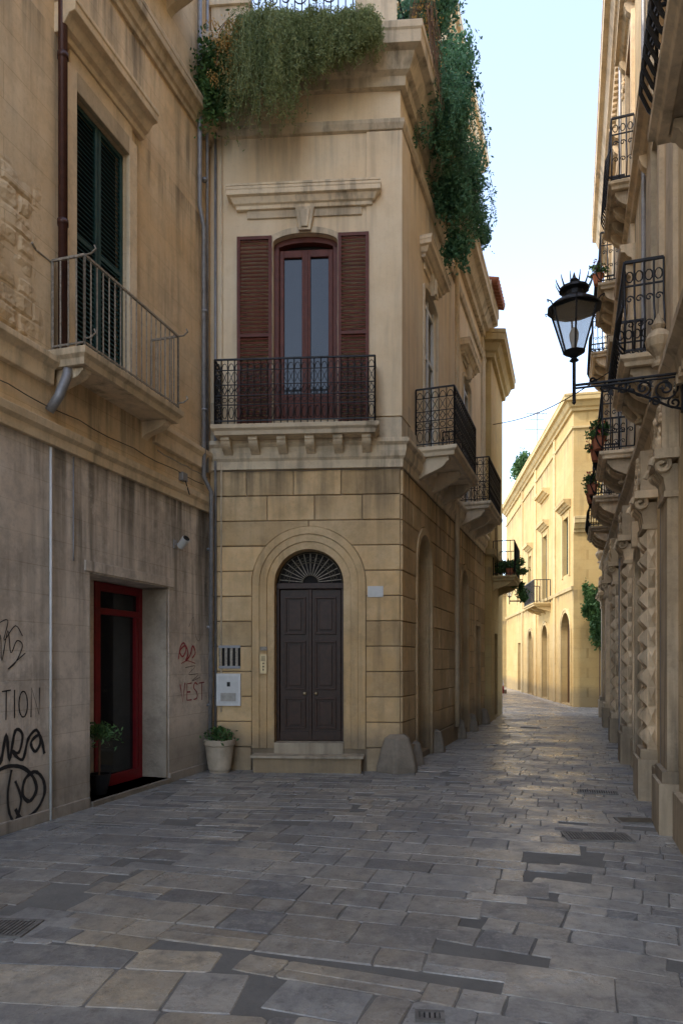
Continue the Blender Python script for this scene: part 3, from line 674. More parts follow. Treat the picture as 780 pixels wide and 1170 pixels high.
for k in range(2):
    a = oD.s0+.055+k*.487; b = a+.48
    mb.box(FB, a, b, .44, 2.835, dd+.0, dd+.03, M_DOOR, .5)
    for z0, z1 in ((.62, 1.12), (1.24, 2.02), (2.12, 2.72)):
        for (x0, x1, y0, y1) in ((a+.07, b-.07, z0, z0+.035), (a+.07, b-.07, z1-.035, z1), (a+.07, a+.105, z0+.035, z1-.035), (b-.105, b-.07, z0+.035, z1-.035)): mb.box(FB, x0, x1, y0, y1, dd+.02, dd+.06, M_DOOR, 1.0)
        mb.prism(FB, [(a+.14, z0+.07), (b-.14, z0+.07), (b-.14, z1-.07), (a+.14, z1-.07)], dd+.02, dd+.055, M_DOOR, .9)
mb.box(FB, cD-.025, cD+.025, .44, 2.835, dd+.02, dd+.07, M_DOOR, .6)
mb.box(FB, oD.s0+.05, oD.s1-.05, .43, .58, dd+.02, dd+.055, M_DOOR, .3)
for e in (-.09, .09):
    q = FB.p(cD+e, 1.18, dd+.07); mb.lathe((q.x, q.y, q.z), [(.001, -.03), (.025, -.02), (.03, 0), (.025, .02), (.001, .03)], M_BRASS, 10)
mb.done('entrance_door', B, bevel=.006)
mb = MB()
mb.prism(FB, [(cD+.54*math.cos(math.pi*i/16), 2.93+.51*math.sin(math.pi*i/16)) for i in range(17)], dd, dd+.01, M_DARK, .5)
for i in range(15):
    an = math.pi*(i+.5)/15
    mb.tube([FB.p(cD+.12*math.cos(an), 2.94+.12*math.sin(an), dd+.05), FB.p(cD+.50*math.cos(an), 2.94+.46*math.sin(an), dd+.05)], .008, M_IRONL, 4)
    an2 = math.pi*(i+1)/15
    if i < 14: mb.tube([FB.p(cD+.40*math.cos(an2)+.03*math.cos(q*1.05), 2.94+.38*math.sin(an2)+.03*math.sin(q*1.05), dd+.05) for q in range(7)], .005, M_IRONB, 4)
for rr in (.12, .32, .47): mb.tube([FB.p(cD+rr*1.06*math.cos(math.pi*i/20), 2.94+rr*math.sin(math.pi*i/20), dd+.052) for i in range(21)], .008, M_IRONB, 4)
mb.done('fanlight_grille', B)
mb = MB()
for o in (r1, r2):
    mb.prism(FR, [(o.s0, .1)]+o.arc()+[(o.s1, .1)], -.3, -.25, M_DOOR, .2)
    mb.box(FR, o.s0, o.s1, o.zs-.05, o.zs+.04, -.25, -.2, M_DOOR); mb.box(FR, o.c-.03, o.c+.03, .1, o.zs, -.25, -.21, M_DOOR)
    for k in (-1, 1):
        for z0, z1 in ((.3, 1.0), (1.15, 2.1), (2.25, 3.1)): mb.box(FR, o.c+k*o.a*.52-.16, o.c+k*o.a*.52+.16, z0, z1, -.25, -.225, M_DOOR)
    for i in range(9):
        an = math.pi*(i+.5)/9; mb.tube([FR.p(o.c+.1*math.cos(an), o.zs+.05+.1*math.sin(an), -.22), FR.p(o.c+.5*math.cos(an), o.zs+.05+.5*math.sin(an), -.22)], .008, M_IRON, 4)
mb.box(FR, r3.s0, r3.s1, .1, 2.6, -.3, -.25, M_DOOR)
mb.done('side_doors', B, bevel=.004)
mb = MB(); dd = -.2
mb.box(FB, oW.s0, oW.s0+.08, 5.2, 8.2, dd, dd+.12, M_BROWN, .5); mb.box(FB, oW.s1-.08, oW.s1, 5.2, 8.2, dd, dd+.12, M_BROWN, .5)
A1 = oW.arc(12, 0); A2 = [(a, z-.09) for a, z in A1]
mb.prism(FB, A1+A2[::-1], dd, dd+.12, M_BROWN, .5)
mb.box(FB, oW.s0+.08, oW.s1-.08, 5.2, 8.3, dd-.02, dd-.01, M_DARK)
for k in range(2):
    a = oW.s0+.085+k*.42; b = a+.415
    mb.box(FB, a, a+.065, 5.2, 8.17, dd+.01, dd+.07, M_BROWN, .7); mb.box(FB, b-.065, b, 5.2, 8.17, dd+.01, dd+.07, M_BROWN, .7)
    mb.box(FB, a+.065, b-.065, 5.2, 5.9, dd+.01, dd+.06, M_BROWN, .6); mb.box(FB, a+.065, b-.065, 8.06, 8.17, dd+.01, dd+.07, M_BROWN, .6)
    mb.box(FB, a+.064, b-.064, 5.89, 8.065, dd+.02, dd+.03, M_GLASS)
mb.box(FB, oW.c-.03, oW.c+.03, 5.2, 8.16, dd+.06, dd+.085, M_BROWN)
mb.done('french_window', B, bevel=.005)
mb = MB()
louver(mb, FB, .44, .985, 5.22, 8.30, .035, M_BROWN, .06); louver(mb, FB, 2.015, 2.49, 5.22, 8.30, .037, M_BROWN, .06)
for o in (w1, w2):
    mb.prism(FR, [(o.s0, 5.2)]+o.arc()+[(o.s1, 5.2)], -.2, -.18, M_GLASS, .5)
    for a in (o.s0, o.c-.05, o.s1-.08): mb.box(FR, a, a+.08, 5.2, 8.3, -.10, -.05, M_WHITE)
    for z in (5.2, 6.2, 7.2, 8.12): mb.box(FR, o.s0+.08, o.s1-.08, z, z+.07, -.098, -.055, M_WHITE)
mb.done('louvered_shutters', B)
balcony(FB, .18, 2.60, 5.24, .46, M_B_TR, M_IRON, 'pattern', B, 'balcony', ncorb=6, ch=.30, sp=.098, r=.009, th=.15)
balcony(FR, .95, 3.25, 5.24, .66, M_B_TR, M_IRON, 'pattern', B, 'side_balcony_near', ncorb=3, ch=.42, sp=.12, r=.009, th=.15)
balcony(FR, 5.2, 7.35, 5.24, .66, M_B_TR, M_IRON, 'pattern', B, 'side_balcony_far', ncorb=3, ch=.42, sp=.12, r=.009, th=.15)
mb = MB()
mb.tube([FR.p(4.4, 11.2, .1), FR.p(4.4, 10.3, .1), FR.p(4.4, .3, .1)], .05, M_A_TR, 8)
mb.done('side_drainpipe', B, smooth=True)
mb = MB()
z = 11.25
for zz in (.08, .85): mb.tube([FB.p(.64, z+zz, .12), FB.p(2.26, z+zz, .12)], .016, M_IRON)
for i in range(15):
    s = .68+i*.112; mb.tube([FB.p(s, z, .12), FB.p(s, z+.85, .12)], .010, M_IRON)
for i in range(7):
    c = FB.p(.78+i*.224, z+.66, .12); mb.tube(spiral(c, FB.u, Vector((0, 0, 1)), .11, 1.3, 16, start=(i % 2)*3.14), .010, M_IRON, 4)
    c = FB.p(.78+i*.224, z+.36, .12); mb.tube(spiral(c, FB.u, Vector((0, 0, 1)), .11, 1.3, 16, start=(i % 2)*3.14, flip=-1), .010, M_IRON, 4)
for s in [.3+.14*i for i in range(16)]: mb.tube([FR.p(s, 11.2, -.08), FR.p(s, 12.1, -.08)], .008, M_IRON, 4)
mb.tube([FR.p(.2, 12.1, -.08), FR.p(2.6, 12.1, -.08)], .012, M_IRON)
mb.done('terrace_railing', B)
mb = MB(); mb.box(FB, .12, .50, 1.0, 1.50, .03, .09, M_WHITE); mb.box(FB, .155, .465, 1.04, 1.46, .09, .097, M_WHITE); mb.box(FB, .29, .34, 1.30, 1.37, .097, .102, M_IRON); mb.box(FB, .19, .43, 1.07, 1.2, .0975, .099, M_CURT); mb.done('meter_box', bevel=.006)
mb = MB(); mb.box(FB, .15, .49, 1.58, 1.62, .03, .065, M_PIPE); mb.box(FB, .15, .49, 1.90, 1.94, .03, .065, M_PIPE)
for i in range(4): mb.box(FB, .16+i*.085, .20+i*.085, 1.62, 1.9, .03, .06, M_IRONL)
mb.box(FB, .151, .489, 1.6, 1.92, .03, .045, M_DARK); mb.done('vent_grille')
mb = MB(); mb.box(FB, .80, .91, 1.50, 1.80, .05, .075, M_BRASS)
for i in range(3): q = FB.p(.855, 1.56+.05*i, .078); mb.lathe((q.x, q.y, q.z), [(.001, -.012), (.012, -.006), (.012, .006), (.001, .012)], M_DARK, 8)
for i in range(4): mb.box(FB, .825, .885, 1.70+i*.02, 1.708+i*.02, .075, .078, M_DARK)
mb.box(FB, .80, .91, 1.86, 1.92, .05, .065, M_IRONL); mb.done('door_intercom', bevel=.004)
mb = MB(); mb.box(FB, 2.47, 2.71, 2.68, 2.85, .035, .05, M_WHITE); mb.done('house_number_plate', bevel=.003)

# ------------------------------------------------------------------ plants
mb = MB()
def cascade(fr, s0, s1, n, lenf, mat, z0, d0, size, per=16, spread=.35, dens=2, lift=.5, dj=.35):
    for i in range(n):
        s = R.uniform(s0, s1); L = lenf(s)*R.uniform(.3, 1.08)
        p = fr.p(s, z0+R.uniform(-.15, .15), d0+R.uniform(-dj, .1)); v = fr.n*R.uniform(.2, 1.)*spread+fr.u*R.gauss(0, .35)+Vector((0, 0, R.uniform(.2, .9)*lift))
        trav = 0; step = L/per+.008; vv = R.random(); pts = [p.copy()]
        v.normalize()
        while trav < L:
            v = (v+Vector((0, 0, -.27))+Vector((R.gauss(0, .11), R.gauss(0, .11), 0))).normalized()
            p = p+v*step; trav += step; pts.append(p.copy())
            for k in range(dens): leaf(mb, p+Vector((R.gauss(0, .03), R.gauss(0, .03), R.gauss(0, .02))), size*R.uniform(.6, 1.3), mat, min(1, max(0, vv*.55+R.random()*.45)), asp=.3)
        mb.tube(pts[::3]+[pts[-1]], .003, mat, 3, vv*.5)
def lf(s): return 1.55*math.exp(-((s-.95)/.34)**2)+.62*math.exp(-((s-1.8)/.8)**2)+.22
cascade(FB, .62, 2.6, 1150, lf, M_LEAF_L, 11.12, .50, .026, per=30, dens=3, spread=.6, lift=.25, dj=.15)
bush(mb, FB.p(1.15, 11.12, .45), .5, .22, .26, 6500, .028, M_LEAF_L, 26)
bush(mb, FB.p(1.9, 10.98, .48), .62, .2, .24, 6500, .028, M_LEAF_L, 24)
mb.done('cascading_shrub', None, recalc=False)
mb = MB()
for i in range(30):
    q = FB.p(R.uniform(.2, .72), R.uniform(10.15, 11.05), R.uniform(.62, .80)); mb_s = R.uniform(.03, .07)
    for k in range(45): leaf(mb, q+Vector((R.gauss(0, mb_s), R.gauss(0, mb_s), R.gauss(0, mb_s*1.1))), .022, M_LEAF_Y, R.random(), asp=.5)
for k in range(6): mb.tube([FB.p(.4, 11.2, .1), FB.p(.4, 11.3, .5), FB.p(R.uniform(.2, .7), R.uniform(10.4, 11), .72)], .007, M_TWIG)
mb.done('dried_flower_plant', None, recalc=False)
mb = MB(); bush(mb, FB.p(.26, 10.45, .50), .36, .16, .75, 5600, .036, M_LEAF_P, 24); bush(mb, FB.p(.3, 12.2, -.3), .3, .3, .25, 1100, .045, M_LEAF_P, 14); bush(mb, FB.p(1.1, 12.1, -1.0), .5, .3, .3, 1300, .045, M_LEAF_P, 12)
mb.done('terrace_shrub', None, recalc=False)
mb = MB()
for (s, z, d, rs, rz, n) in ((.75, 11.9, .05, .42, .6, 3600), (1.2, 12.7, .05, .5, .7, 4200), (1.6, 11.1, .35, .42, .7, 4200), (2.2, 10.2, .40, .34, .55, 2600), (2.7, 9.5, .38, .28, .4, 1300), (2.6, 12.2, .15, .55, .8, 4600), (2.8, 10.9, .42, .45, .7, 4200), (1.8, 13.5, .0, .6, .6, 3600), (3.8, 11.6, .3, .5, .7, 3800), (4.8, 11.3, .3, .5, .5, 2600), (5.8, 11.4, .3, .4, .4, 1500), (3.2, 13.4, .15, .45, .6, 2600)):
    bush(mb, FR.p(s, z, d), rs, rs, rz, n, .042, M_LEAF_D, 20)
cascade(FR, .8, 4.4, 260, lambda s: 1.9-abs(s-2.4)*.45, M_LEAF_D, 11.3, .34, .04, per=24, dens=4, spread=.2)
mb.done('hanging_ivy', None, recalc=False)
mb = MB()
for k in range(44):
    s = R.uniform(.0, .9); q = R.uniform(.2, .9); mb.tube([FR.p(s, 11.3, .1), FR.p(s+R.uniform(-.2, .1), 11.3+q, .2), FR.p(s+R.uniform(-.3, .2), 11.3+q*R.uniform(.5, 1.5), .4), FR.p(s+R.uniform(-.3, .3), 11.1+R.uniform(-.5, .8), .5)], .005, M_TWIG, 4)
    for w_ in range(12): leaf(mb, FR.p(s+R.gauss(0, .15), 11.3+q+R.gauss(0, .2), .3+R.gauss(0, .1)), .02, M_LEAF_Y, R.random()*.4)
mb.done('dry_creeper', None, recalc=False)
mb = MB(); c = FB.p(.22, 0, .28)
mb.lathe((c.x, c.y, 0), [(.15, 0), (.155, .03), (.17, .05), (.20, .25), (.215, .40), (.235, .42), (.24, .49), (.225, .50), (.20, .485), (.19, .44)], M_POT, 28)
for k in range(16):
    an = R.random()*6.28; mb.tube([c+Vector((0, 0, .42)), c+Vector((.1*math.cos(an), .1*math.sin(an), .55)), c+Vector((.19*math.cos(an), .19*math.sin(an), .62))], .005, M_TWIG, 4)
for k in range(520):
    an = R.random()*6.28; rr = abs(R.gauss(0, .12)); leaf(mb, c+Vector((rr*math.cos(an), rr*math.sin(an), .52+R.uniform(0, .17)-rr*.2)), R.uniform(.02, .04), M_LEAF_P, asp=.6)
mb.done('potted_plant', None, recalc=False)
mb = MB(); c = FA.p(1.85, 0, -.20)
mb.lathe((c.x, c.y, .06), [(.09, 0), (.13, .2), (.14, .25), (.125, .25), (.12, .2)], M_IRON, 16); mb.tube([c+Vector((0, 0, .2)), c+Vector((0, 0, .8))], .012, M_TWIG)
for k in range(600):
    v = Vector((R.gauss(0, .10), R.gauss(0, .10), R.gauss(0, .05))); leaf(mb, c+v+Vector((0, 0, .88-v.length*.4)), .035, M_LEAF_P, asp=.3)
mb.done('potted_fern', None, recalc=False)

# ------------------------------------------------------------------ BUILDING C and low walls
C = root('neighbour_house')
mb = MB(); oc1 = Op(.9, 1.8, 4.2, 6.6); oc2 = Op(.9, 1.8, .1, 2.5)
wall(mb, FC, 0, 3.4, -.05, 10.7, [oc1, oc2], M_D, depth=.25)
p0 = FC.p(0, 0); p1 = FC.p(3.4, 0)
mb.add([(2.8, 19.43, 0), (p0.x, p0.y, 0), (p0.x, p0.y, 10.7), (2.8, 19.43, 10.7)], [(0, 1, 2, 3)], M_D, .5)
mb.fill([(2.9, 19.8), (p0.x-.35, p0.y+.3), (p1.x-.35, p1.y-.01), (1.0, p1.y)], 0, 10.69, M_D)
mb.sweep([(3.2, 19.43), (p0.x, p0.y), (p1.x, p1.y)], cyma(10.1, 10.75, .42), M_D_TR)
mb.sweep([(3.2, 19.43), (p0.x, p0.y), (p1.x, p1.y)], [(-.02, 4.6), (.1, 4.65), (.12, 4.8), (-.02, 4.82)], M_D_TR)
louver(mb, FC, .91, 1.79, 4.21, 6.59, -.15, M_BROWN); mb.box(FC, .9, 1.8, .1, 2.5, -.2, -.15, M_DOOR)
mb.done('walls', C)
balcony(FC, .35, 2.4, 4.1, .6, M_D_TR, M_IRON, 'plain', C, 'balcony', ncorb=2)
mb = MB()
for k in range(4): q = FC.p(.6+k*.5, 4.12, .45); mb.lathe(q, [(.07, 0), (.1, .18), (.11, .2), (.09, .2)], M_TERRA, 10)
bush(mb, FC.p(1.4, 4.45, .45), .45, .8, .22, 2500, .05, M_LEAF_P, 12); bush(mb, FC.p(2.2, 3.9, .6), .25, .3, .4, 900, .05, M_LEAF_P, 6)
mb.done('balcony_plants', None, recalc=False)
L_ = root('unseen_low_wall')  # unseen wall, added; kept low so the sun reaches the golden palazzo
mb = MB(); mb.fill([(1, 23.5), (4.6, 23.5), (6.4, 38), (4, 38)], -.05, 3.2, M_D); mb.sweep([(4.6, 23.5), (6.4, 38)], [(-.02, 3.2), (.06, 3.22), (.06, 3.32), (-.3, 3.36)], M_D_TR); mb.done('wall', L_)
G_ = root('end_house')
FG = Fr((4.5, 46), (1, 0), (0, -1)); og = [Op(5.2, 6.0, .1, 2.3), Op(4.6, 5.2, 3.3, 4.7)]
mb = MB(); wall(mb, FG, 0, 10, -.05, 6.3, og, M_D, depth=.3); mb.fill([(4.5, 46.4), (14.5, 46.4), (14.5, 52), (4.5, 52)], 0, 6.25, M_D)
mb.sweep([(4.5, 46), (14.5, 46)], cyma(5.95, 6.35, .25), M_D_TR); mb.box(FG, 5.2, 6.0, .1, 2.3, -.25, -.2, M_DOOR); mb.box(FG, 4.6, 5.2, 3.3, 4.7, -.25, -.2, M_GREEN); mb.box(FG, 4.95, 5.35, 2.35, 2.5, .0, .02, M_WHITE)
mb.done('walls', G_)

# ------------------------------------------------------------------ BUILDING D (far golden)
D = root('golden_palazzo')
od = [Op(.45, 2.15, .05, 2.75, .8), Op(5.0, 6.2, 4.2, 7.3), Op(.7, 1.8, 5.0, 7.2), Op(9.2, 10.2, 5.0, 7.0), Op(13.2, 14.2, 5.0, 7.0), Op(4.9, 6.4, .05, 2.6, .7), Op(9, 10.2, .05, 2.7, .5), Op(13, 14, .05, 2.7)]
mb = MB(); wall(mb, FD, 0, 19, -.05, 11.3, od, M_D, depth=.3)
odf = [Op(1.5, 2.6, 5, 7.2)]
wall(mb, FDF, 0, 5, -.05, 11.3, odf, M_D, depth=.3)
mb.fill([(9.0, 26.1), (14, 25.2), (16, 44), (10.85, 44.4)], 0, 11.25, M_D)
for o in od:
    if o.z0 > 1: louver(mb, FD, o.s0+.01, o.c-.005, o.z0, o.zt, -.18, M_GREEN, .12); louver(mb, FD, o.c+.005, o.s1-.01, o.z0, o.zt, -.18, M_GREEN, .12)
    mb.prism(FD, [(o.s0, o.z0)]+(o.arc() if o.rise else [(o.s0, o.zs), (o.s1, o.zs)])+[(o.s1, o.z0)], -.28, -.24, M_DOOR)
mb.box(FDF, 1.5, 2.6, 5, 7.2, -.28, -.2, M_DOOR)
mb.done('walls', D)
mb = MB()
pth = [(FD.p(19, 0).x, FD.p(19, 0).y), (8.5, 25.7), (FDF.p(5, 0).x, FDF.p(5, 0).y)]
mb.sweep(pth, cyma(10.85, 11.4, .4), M_D_TR); mb.sweep(pth, [(-.02, 10.2), (.06, 10.22), (.06, 10.3), (-.02, 10.32)], M_D_TR)
mb.sweep(pth[1:], cyma(6.4, 6.95, .35), M_D_TR)
mb.sweep([pth[0], pth[1]], [(-.02, 4.3), (.07, 4.32), (.09, 4.45), (-.02, 4.47)], M_D_TR)
for o in od:
    if o.z0 > 1:
        mb.box(FD, o.s0-.15, o.s0, o.z0-.1, o.zt+.15, -.02, .05, M_D_TR); mb.box(FD, o.s1, o.s1+.15, o.z0-.1, o.zt+.15, -.02, .05, M_D_TR)
        q = [FD.p(o.s1+.3, 0), FD.p(o.s0-.3, 0)]; mb.sweep([(v.x, v.y) for v in q], cyma(o.zt+.25, o.zt+.55, .3), M_D_TR)
    elif o.rise: archi(mb, FD, o, .18, -.02, .06, M_D_TR)
q = [FD.p(6.6, 0), FD.p(4.6, 0)]; mb.sweep([(v.x, v.y) for v in q], cyma(8.9, 9.2, .35), M_D_TR)
for s in (3.2, 7.8, 12): mb.box(FD, s, s+.35, 0, 10.85, -.02, .06, M_D_TR)
mb.done('trim', D, bevel=.01)
balcony(FD, 4.3, 7.0, 4.2, .7, M_D_TR, M_IRON, 'plain', D, 'balcony', ncorb=3, sp=.14, r=.012)
mb = MB()
for k in range(3): bush(mb, FDF.p(.55+.2*k, 3.9-.6*k, .25), .34, .22, .75, 2400, .06, M_LEAF_P, 12)
mb.tube([FDF.p(.9, 0, .05), FDF.p(.9, 4.2, .1)], .02, M_TWIG); mb.done('climbing_vine', None, recalc=False)
mb = MB(); c = FD.p(13, 11.4, -.25)
mb.tube([c, c+Vector((.05, 0, .8)), c+Vector((-.05, .1, 1.2))], .05, M_TWIG, 6, r2=.02)
for k in range(5): mb.tube([c+Vector((0, 0, .6)), c+Vector((R.uniform(-.5, .5), R.uniform(-.4, .4), 1.4))], .02, M_TWIG, 4, r2=.008)
bush(mb, c+Vector((-.1, 0, .95)), .6, .5, .8, 3000, .09, M_LEAF_P, 12); mb.done('roof_tree', None, recalc=False)
mb = MB(); c = FD.p(9.5, 11.4, -.3); mb.tube([c, c+Vector((0, 0, 2.8))], .028, M_PIPE)
for zz, w in ((2.7, .5), (2.4, .35), (1.9, .6)): mb.tube([c+Vector((-w, 0, zz)), c+Vector((w, 0, zz))], .018, M_PIPE, 4)
for k in range(6): mb.tube([c+Vector((-.5+.2*k, -.2, 2.7)), c+Vector((-.5+.2*k, .2, 2.7))], .012, M_PIPE, 4)
mb.done('tv_antenna')

m, nt, N, L, b = new_mat('lantern_glass'); M_LGLASS = m
tr = N.new('ShaderNodeBsdfTransparent'); tr.inputs[0].default_value = (.92, .93, .92, 1); gl_ = N.new('ShaderNodeBsdfGlossy'); gl_.inputs['Roughness'].default_value = .12
tl = N.new('ShaderNodeBsdfTranslucent'); tl.inputs[0].default_value = (.8, .8, .76, 1)
m1 = N.new('ShaderNodeMixShader'); m1.inputs[0].default_value = .3; L.new(tr.outputs[0], m1.inputs[1]); L.new(tl.outputs[0], m1.inputs[2])
m2 = N.new('ShaderNodeMixShader'); m2.inputs[0].default_value = .15; L.new(m1.outputs[0], m2.inputs[1]); L.new(gl_.outputs[0], m2.inputs[2]); L.new(m2.outputs[0], N['Material Output'].inputs[0])
def lantern(top, h, w, nm):
    rt = root(nm); x, y, z = top; mb = MB(); k = 6
    zb, zm = .10*h, .58*h; rb, rm = w*.22, w*.5
    mb.lathe(top, [(.012, -.02), (w*.10, 0), (w*.05, .03*h), (w*.12, .06*h), (rb, .09*h), (rb*1.05, zb)], M_IRON, 12)
    mb.lathe(top, [(rm*1.12, zm), (rm*1.1, zm+.02*h), (rm*.85, zm+.07*h), (rm*.55, zm+.12*h), (rm*.42, zm+.14*h), (rm*.42, zm+.19*h), (rm*.62, zm+.21*h), (rm*.60, zm+.24*h), (rm*.3, zm+.26*h), (rm*.12, zm+.30*h), (rm*.18, zm+.33*h), (rm*.08, zm+.36*h), (.003, zm+.42*h)], M_IRON, 12)
    for j in range(k):
        an = 2*math.pi*j/k+.3; c, s_ = math.cos(an), math.sin(an)
        P0 = Vector((x+rb*c, y+rb*s_, z+zb)); P1 = Vector((x+rm*c, y+rm*s_, z+zm)); mb.tube([P0, P1], w*.022, M_IRON, 5)
        an2 = an+2*math.pi/k; Q1 = Vector((x+rm*math.cos(an2), y+rm*math.sin(an2), z+zm)); mb.tube([P1, Q1], w*.03, M_IRON, 5)
        mb.tube([P1, P1+Vector((c*.03, s_*.03, .05*h)), P1+Vector((c*.07, s_*.07, .06*h)), P1+Vector((c*.06, s_*.06, .03*h))], w*.014, M_IRON, 4)
    for j in range(12):
        an = 2*math.pi*j/12; c, s_ = math.cos(an), math.sin(an); P = Vector((x+rm*.6*c, y+rm*.6*s_, z+zm+.23*h)); mb.tube([P, P+Vector((c*.03, s_*.03, .07*h)), P+Vector((c*.04, s_*.04, .11*h))], w*.018, M_IRON, 4, r2=w*.006)
    mb.done('frame', rt)
    mg = MB(); mg.lathe(top, [(rb*.97, zb), (rm*.97, zm)], M_LGLASS, 6, rot=.3); mg.done('glass', rt)
    mg = MB(); mg.lathe((x, y, z+zb), [(w*.05, 0), (w*.06, .08*h), (w*.09, .14*h), (w*.1, .2*h), (w*.06, .26*h), (.004, .28*h)], M_WHITE, 12); mg.done('lamp_bulb', rt, smooth=True)
    return rt
def bracket(fr, s, z, Lg, rt, r=.014, orn=True):
    mb = MB(); n = fr.n; up = Vector((0, 0, 1)); o = fr.p(s, z, 0)
    mb.tube([o, o+n*Lg], r, M_IRON, 6); mb.tube([o+up*-.03, o+n*(Lg)+up*-.03], r*.8, M_IRON, 6)
    mb.box(fr, s-.04, s+.04, z-.36, z+.08, 0, .02, M_IRON)
    mb.tube([o+n*Lg+up*-.16, o+n*Lg+up*.22], r*1.2, M_IRON, 8)
    mb.lathe(o+n*Lg+up*-.19, [(.003, 0), (.02, .02), (.012, .05)], M_IRON, 8)
    if orn:
        mb.tube([o+up*-.34, o+n*.12+up*-.3, o+n*.3+up*-.2, o+n*.5+up*-.1, o+n*.72+up*-.04], r*.9, M_IRON, 5)
        for (a, b, rr, t, st, fl) in ((.16, -.13, .11, 1.6, 3, 1), (.36, -.10, .085, 1.6, 0, -1), (.54, -.07, .06, 1.5, 3, 1), (.7, -.055, .045, 1.5, 0, -1), (.08, -.27, .06, 1.4, 1, -1), (.82, .03, .035, 1.4, 3, 1), (.25, -.24, .05, 1.3, 0, 1)):
            mb.tube(spiral(o+n*a*Lg+up*b, n, up, rr, t, 24, st, fl), r*.75, M_IRON, 5)
        for k in range(24):
            a = R.uniform(.05, .75)*Lg; b = -R.uniform(.02, .28)*(1-a/Lg*.8); c = o+n*a+up*b
            for q in range(2): leaf(mb, c, .035, M_IRON, .3, n=(fr.u+n*R.uniform(-.4, .4)).normalized(), asp=.45)
    mb.done('bracket', rt)
q = FE.p(-.88, 4.62, .965)
rt = lantern((q.x, q.y, q.z), .86, .46, 'street_lantern'); bracket(FE, -.88, 4.38, .965, rt)
q = FD.p(9.9, 4.9, 1.0)
rt = lantern((q.x, q.y, q.z), .8, .5, 'street_lantern'); bracket(FD, 9.9, 4.75, 1.0, rt, .02, False)

# ------------------------------------------------------------------ BUILDING E (right)
E = root('baroque_palazzo')
eo = []
for c in (1.15, 4.95, 8.3, 11.8): eo += [Op(c-.5, c+.5, 5.12, 7.9), Op(c-.5, c+.5, 9.52, 12.2)]
eo += [Op(-5, -4, 5.12, 7.9), Op(-5, -4, 9.5, 12.2)]
eg = [Op(2.55, 3.75, .05, 2.8, .6), Op(5.4, 6.7, .05, 3.0, .65), Op(9.2, 10.3, .05, 2.6, .55), Op(12.2, 13.2, .05, 2.4), Op(-4.2, -2.8, .05, 3.2)]
mb = MB(); wall(mb, FE, -12, 15.1, -.05, 15, eo+eg, M_E, depth=.3)
a = FE.p(-12, 0, -.4); b = FE.p(15.05, 0, -.4); c = FE.p(15.05, 0, -7); d = FE.p(-12, 0, -7)
mb.fill([(a.x, a.y), (b.x, b.y), (c.x, c.y), (d.x, d.y)], 0, 14.95, M_E)
a = FE.p(15.1, 0, 0)
mb.add([(a.x, a.y, 0), (FE.p(15.1, 0, -7).x, FE.p(15.1, 0, -7).y, 0), (FE.p(15.1, 0, -7).x, FE.p(15.1, 0, -7).y, 15), (a.x, a.y, 15)], [(0, 1, 2, 3)], M_E, .5)
mb.done('walls', E)
mb = MB()
pe = lambda s1, s0, d=0: [(FE.p(s1, 0, d).x, FE.p(s1, 0, d).y), (FE.p(s0, 0, d).x, FE.p(s0, 0, d).y)]
mb.sweep(pe(15.1, -12), [(-.02, 4.35), (.06, 4.38), (.08, 4.5), (.16, 4.56), (.16, 4.64), (-.02, 4.68)], M_E_TR)
mb.sweep(pe(15.1, -12), [(-.02, 8.9), (.05, 8.92), (.07, 9.0), (.13, 9.05), (.13, 9.12), (-.02, 9.15)], M_E_TR)
mb.sweep(pe(15.1, -12), cyma(14.3, 15.05, .38), M_E_TR)
s = -3.0
while s < 15:
    mb.box(FE, s, s+.08, 4.26, 4.35, -.02, .07, M_E_TR); mb.box(FE, s, s+.10, 14.15, 14.3, -.02, .10, M_E_TR); s += .17
for o in eo:
    mb.box(FE, o.s0-.16, o.s0, o.z0, o.zt+.16, -.02, .06, M_E_TR); mb.box(FE, o.s1, o.s1+.16, o.z0, o.zt+.16, -.02, .06, M_E_TR); mb.box(FE, o.s0+.001, o.s1-.001, o.zt, o.zt+.16, -.02, .06, M_E_TR)
    mb.sweep(pe(o.s1+.3, o.s0-.3), cyma(o.zt+.28, o.zt+.55, .24), M_E_TR)
    for ss in (o.s0-.16, o.s1+.02): corbel(mb, FE, ss+.07, .12, o.zt+.29, .3, .16, M_E_TR)
for o in eg:
    if o.rise:
        archi(mb, FE, o, .2, -.02, .07, M_E_TR, steps=2)
        mb.prism(FE, [(o.c-.09, o.zt-.02), (o.c+.09, o.zt-.02), (o.c+.15, o.zt+.34), (o.c-.15, o.zt+.34)], -.02, .14, M_E_TR)
def carved(fr, s0, s1, z0, z1, p, n):
    """foliate relief: overlapping stone scrolls and leaves"""
    for k in range(n):
        s = R.uniform(s0, s1); z = R.uniform(z0, z1); rr = R.uniform(.04, .08)
        mb.tube(spiral(fr.p(s, z, p), fr.u, Vector((0, 0, 1)), rr, 1.3, 12, R.random()*6, R.choice((-1, 1))), .016, M_E_TR, 5)
    for k in range(n):
        s = R.uniform(s0, s1); z = R.uniform(z0, z1)
        mb.lathe(fr.p(s, z, p), [(.002, -.05), (.025, -.02), (.03, .01), (.002, .05)], M_E_TR, 6)
def urn(s, z, p):
    mb.lathe(FE.p(s, z, p), [(.06, 0), (.07, .03), (.03, .07), (.035, .1), (.11, .2), (.13, .28), (.10, .34), (.05, .38), (.07, .42), (.03, .5), (.002, .56)], M_E_TR, 12)
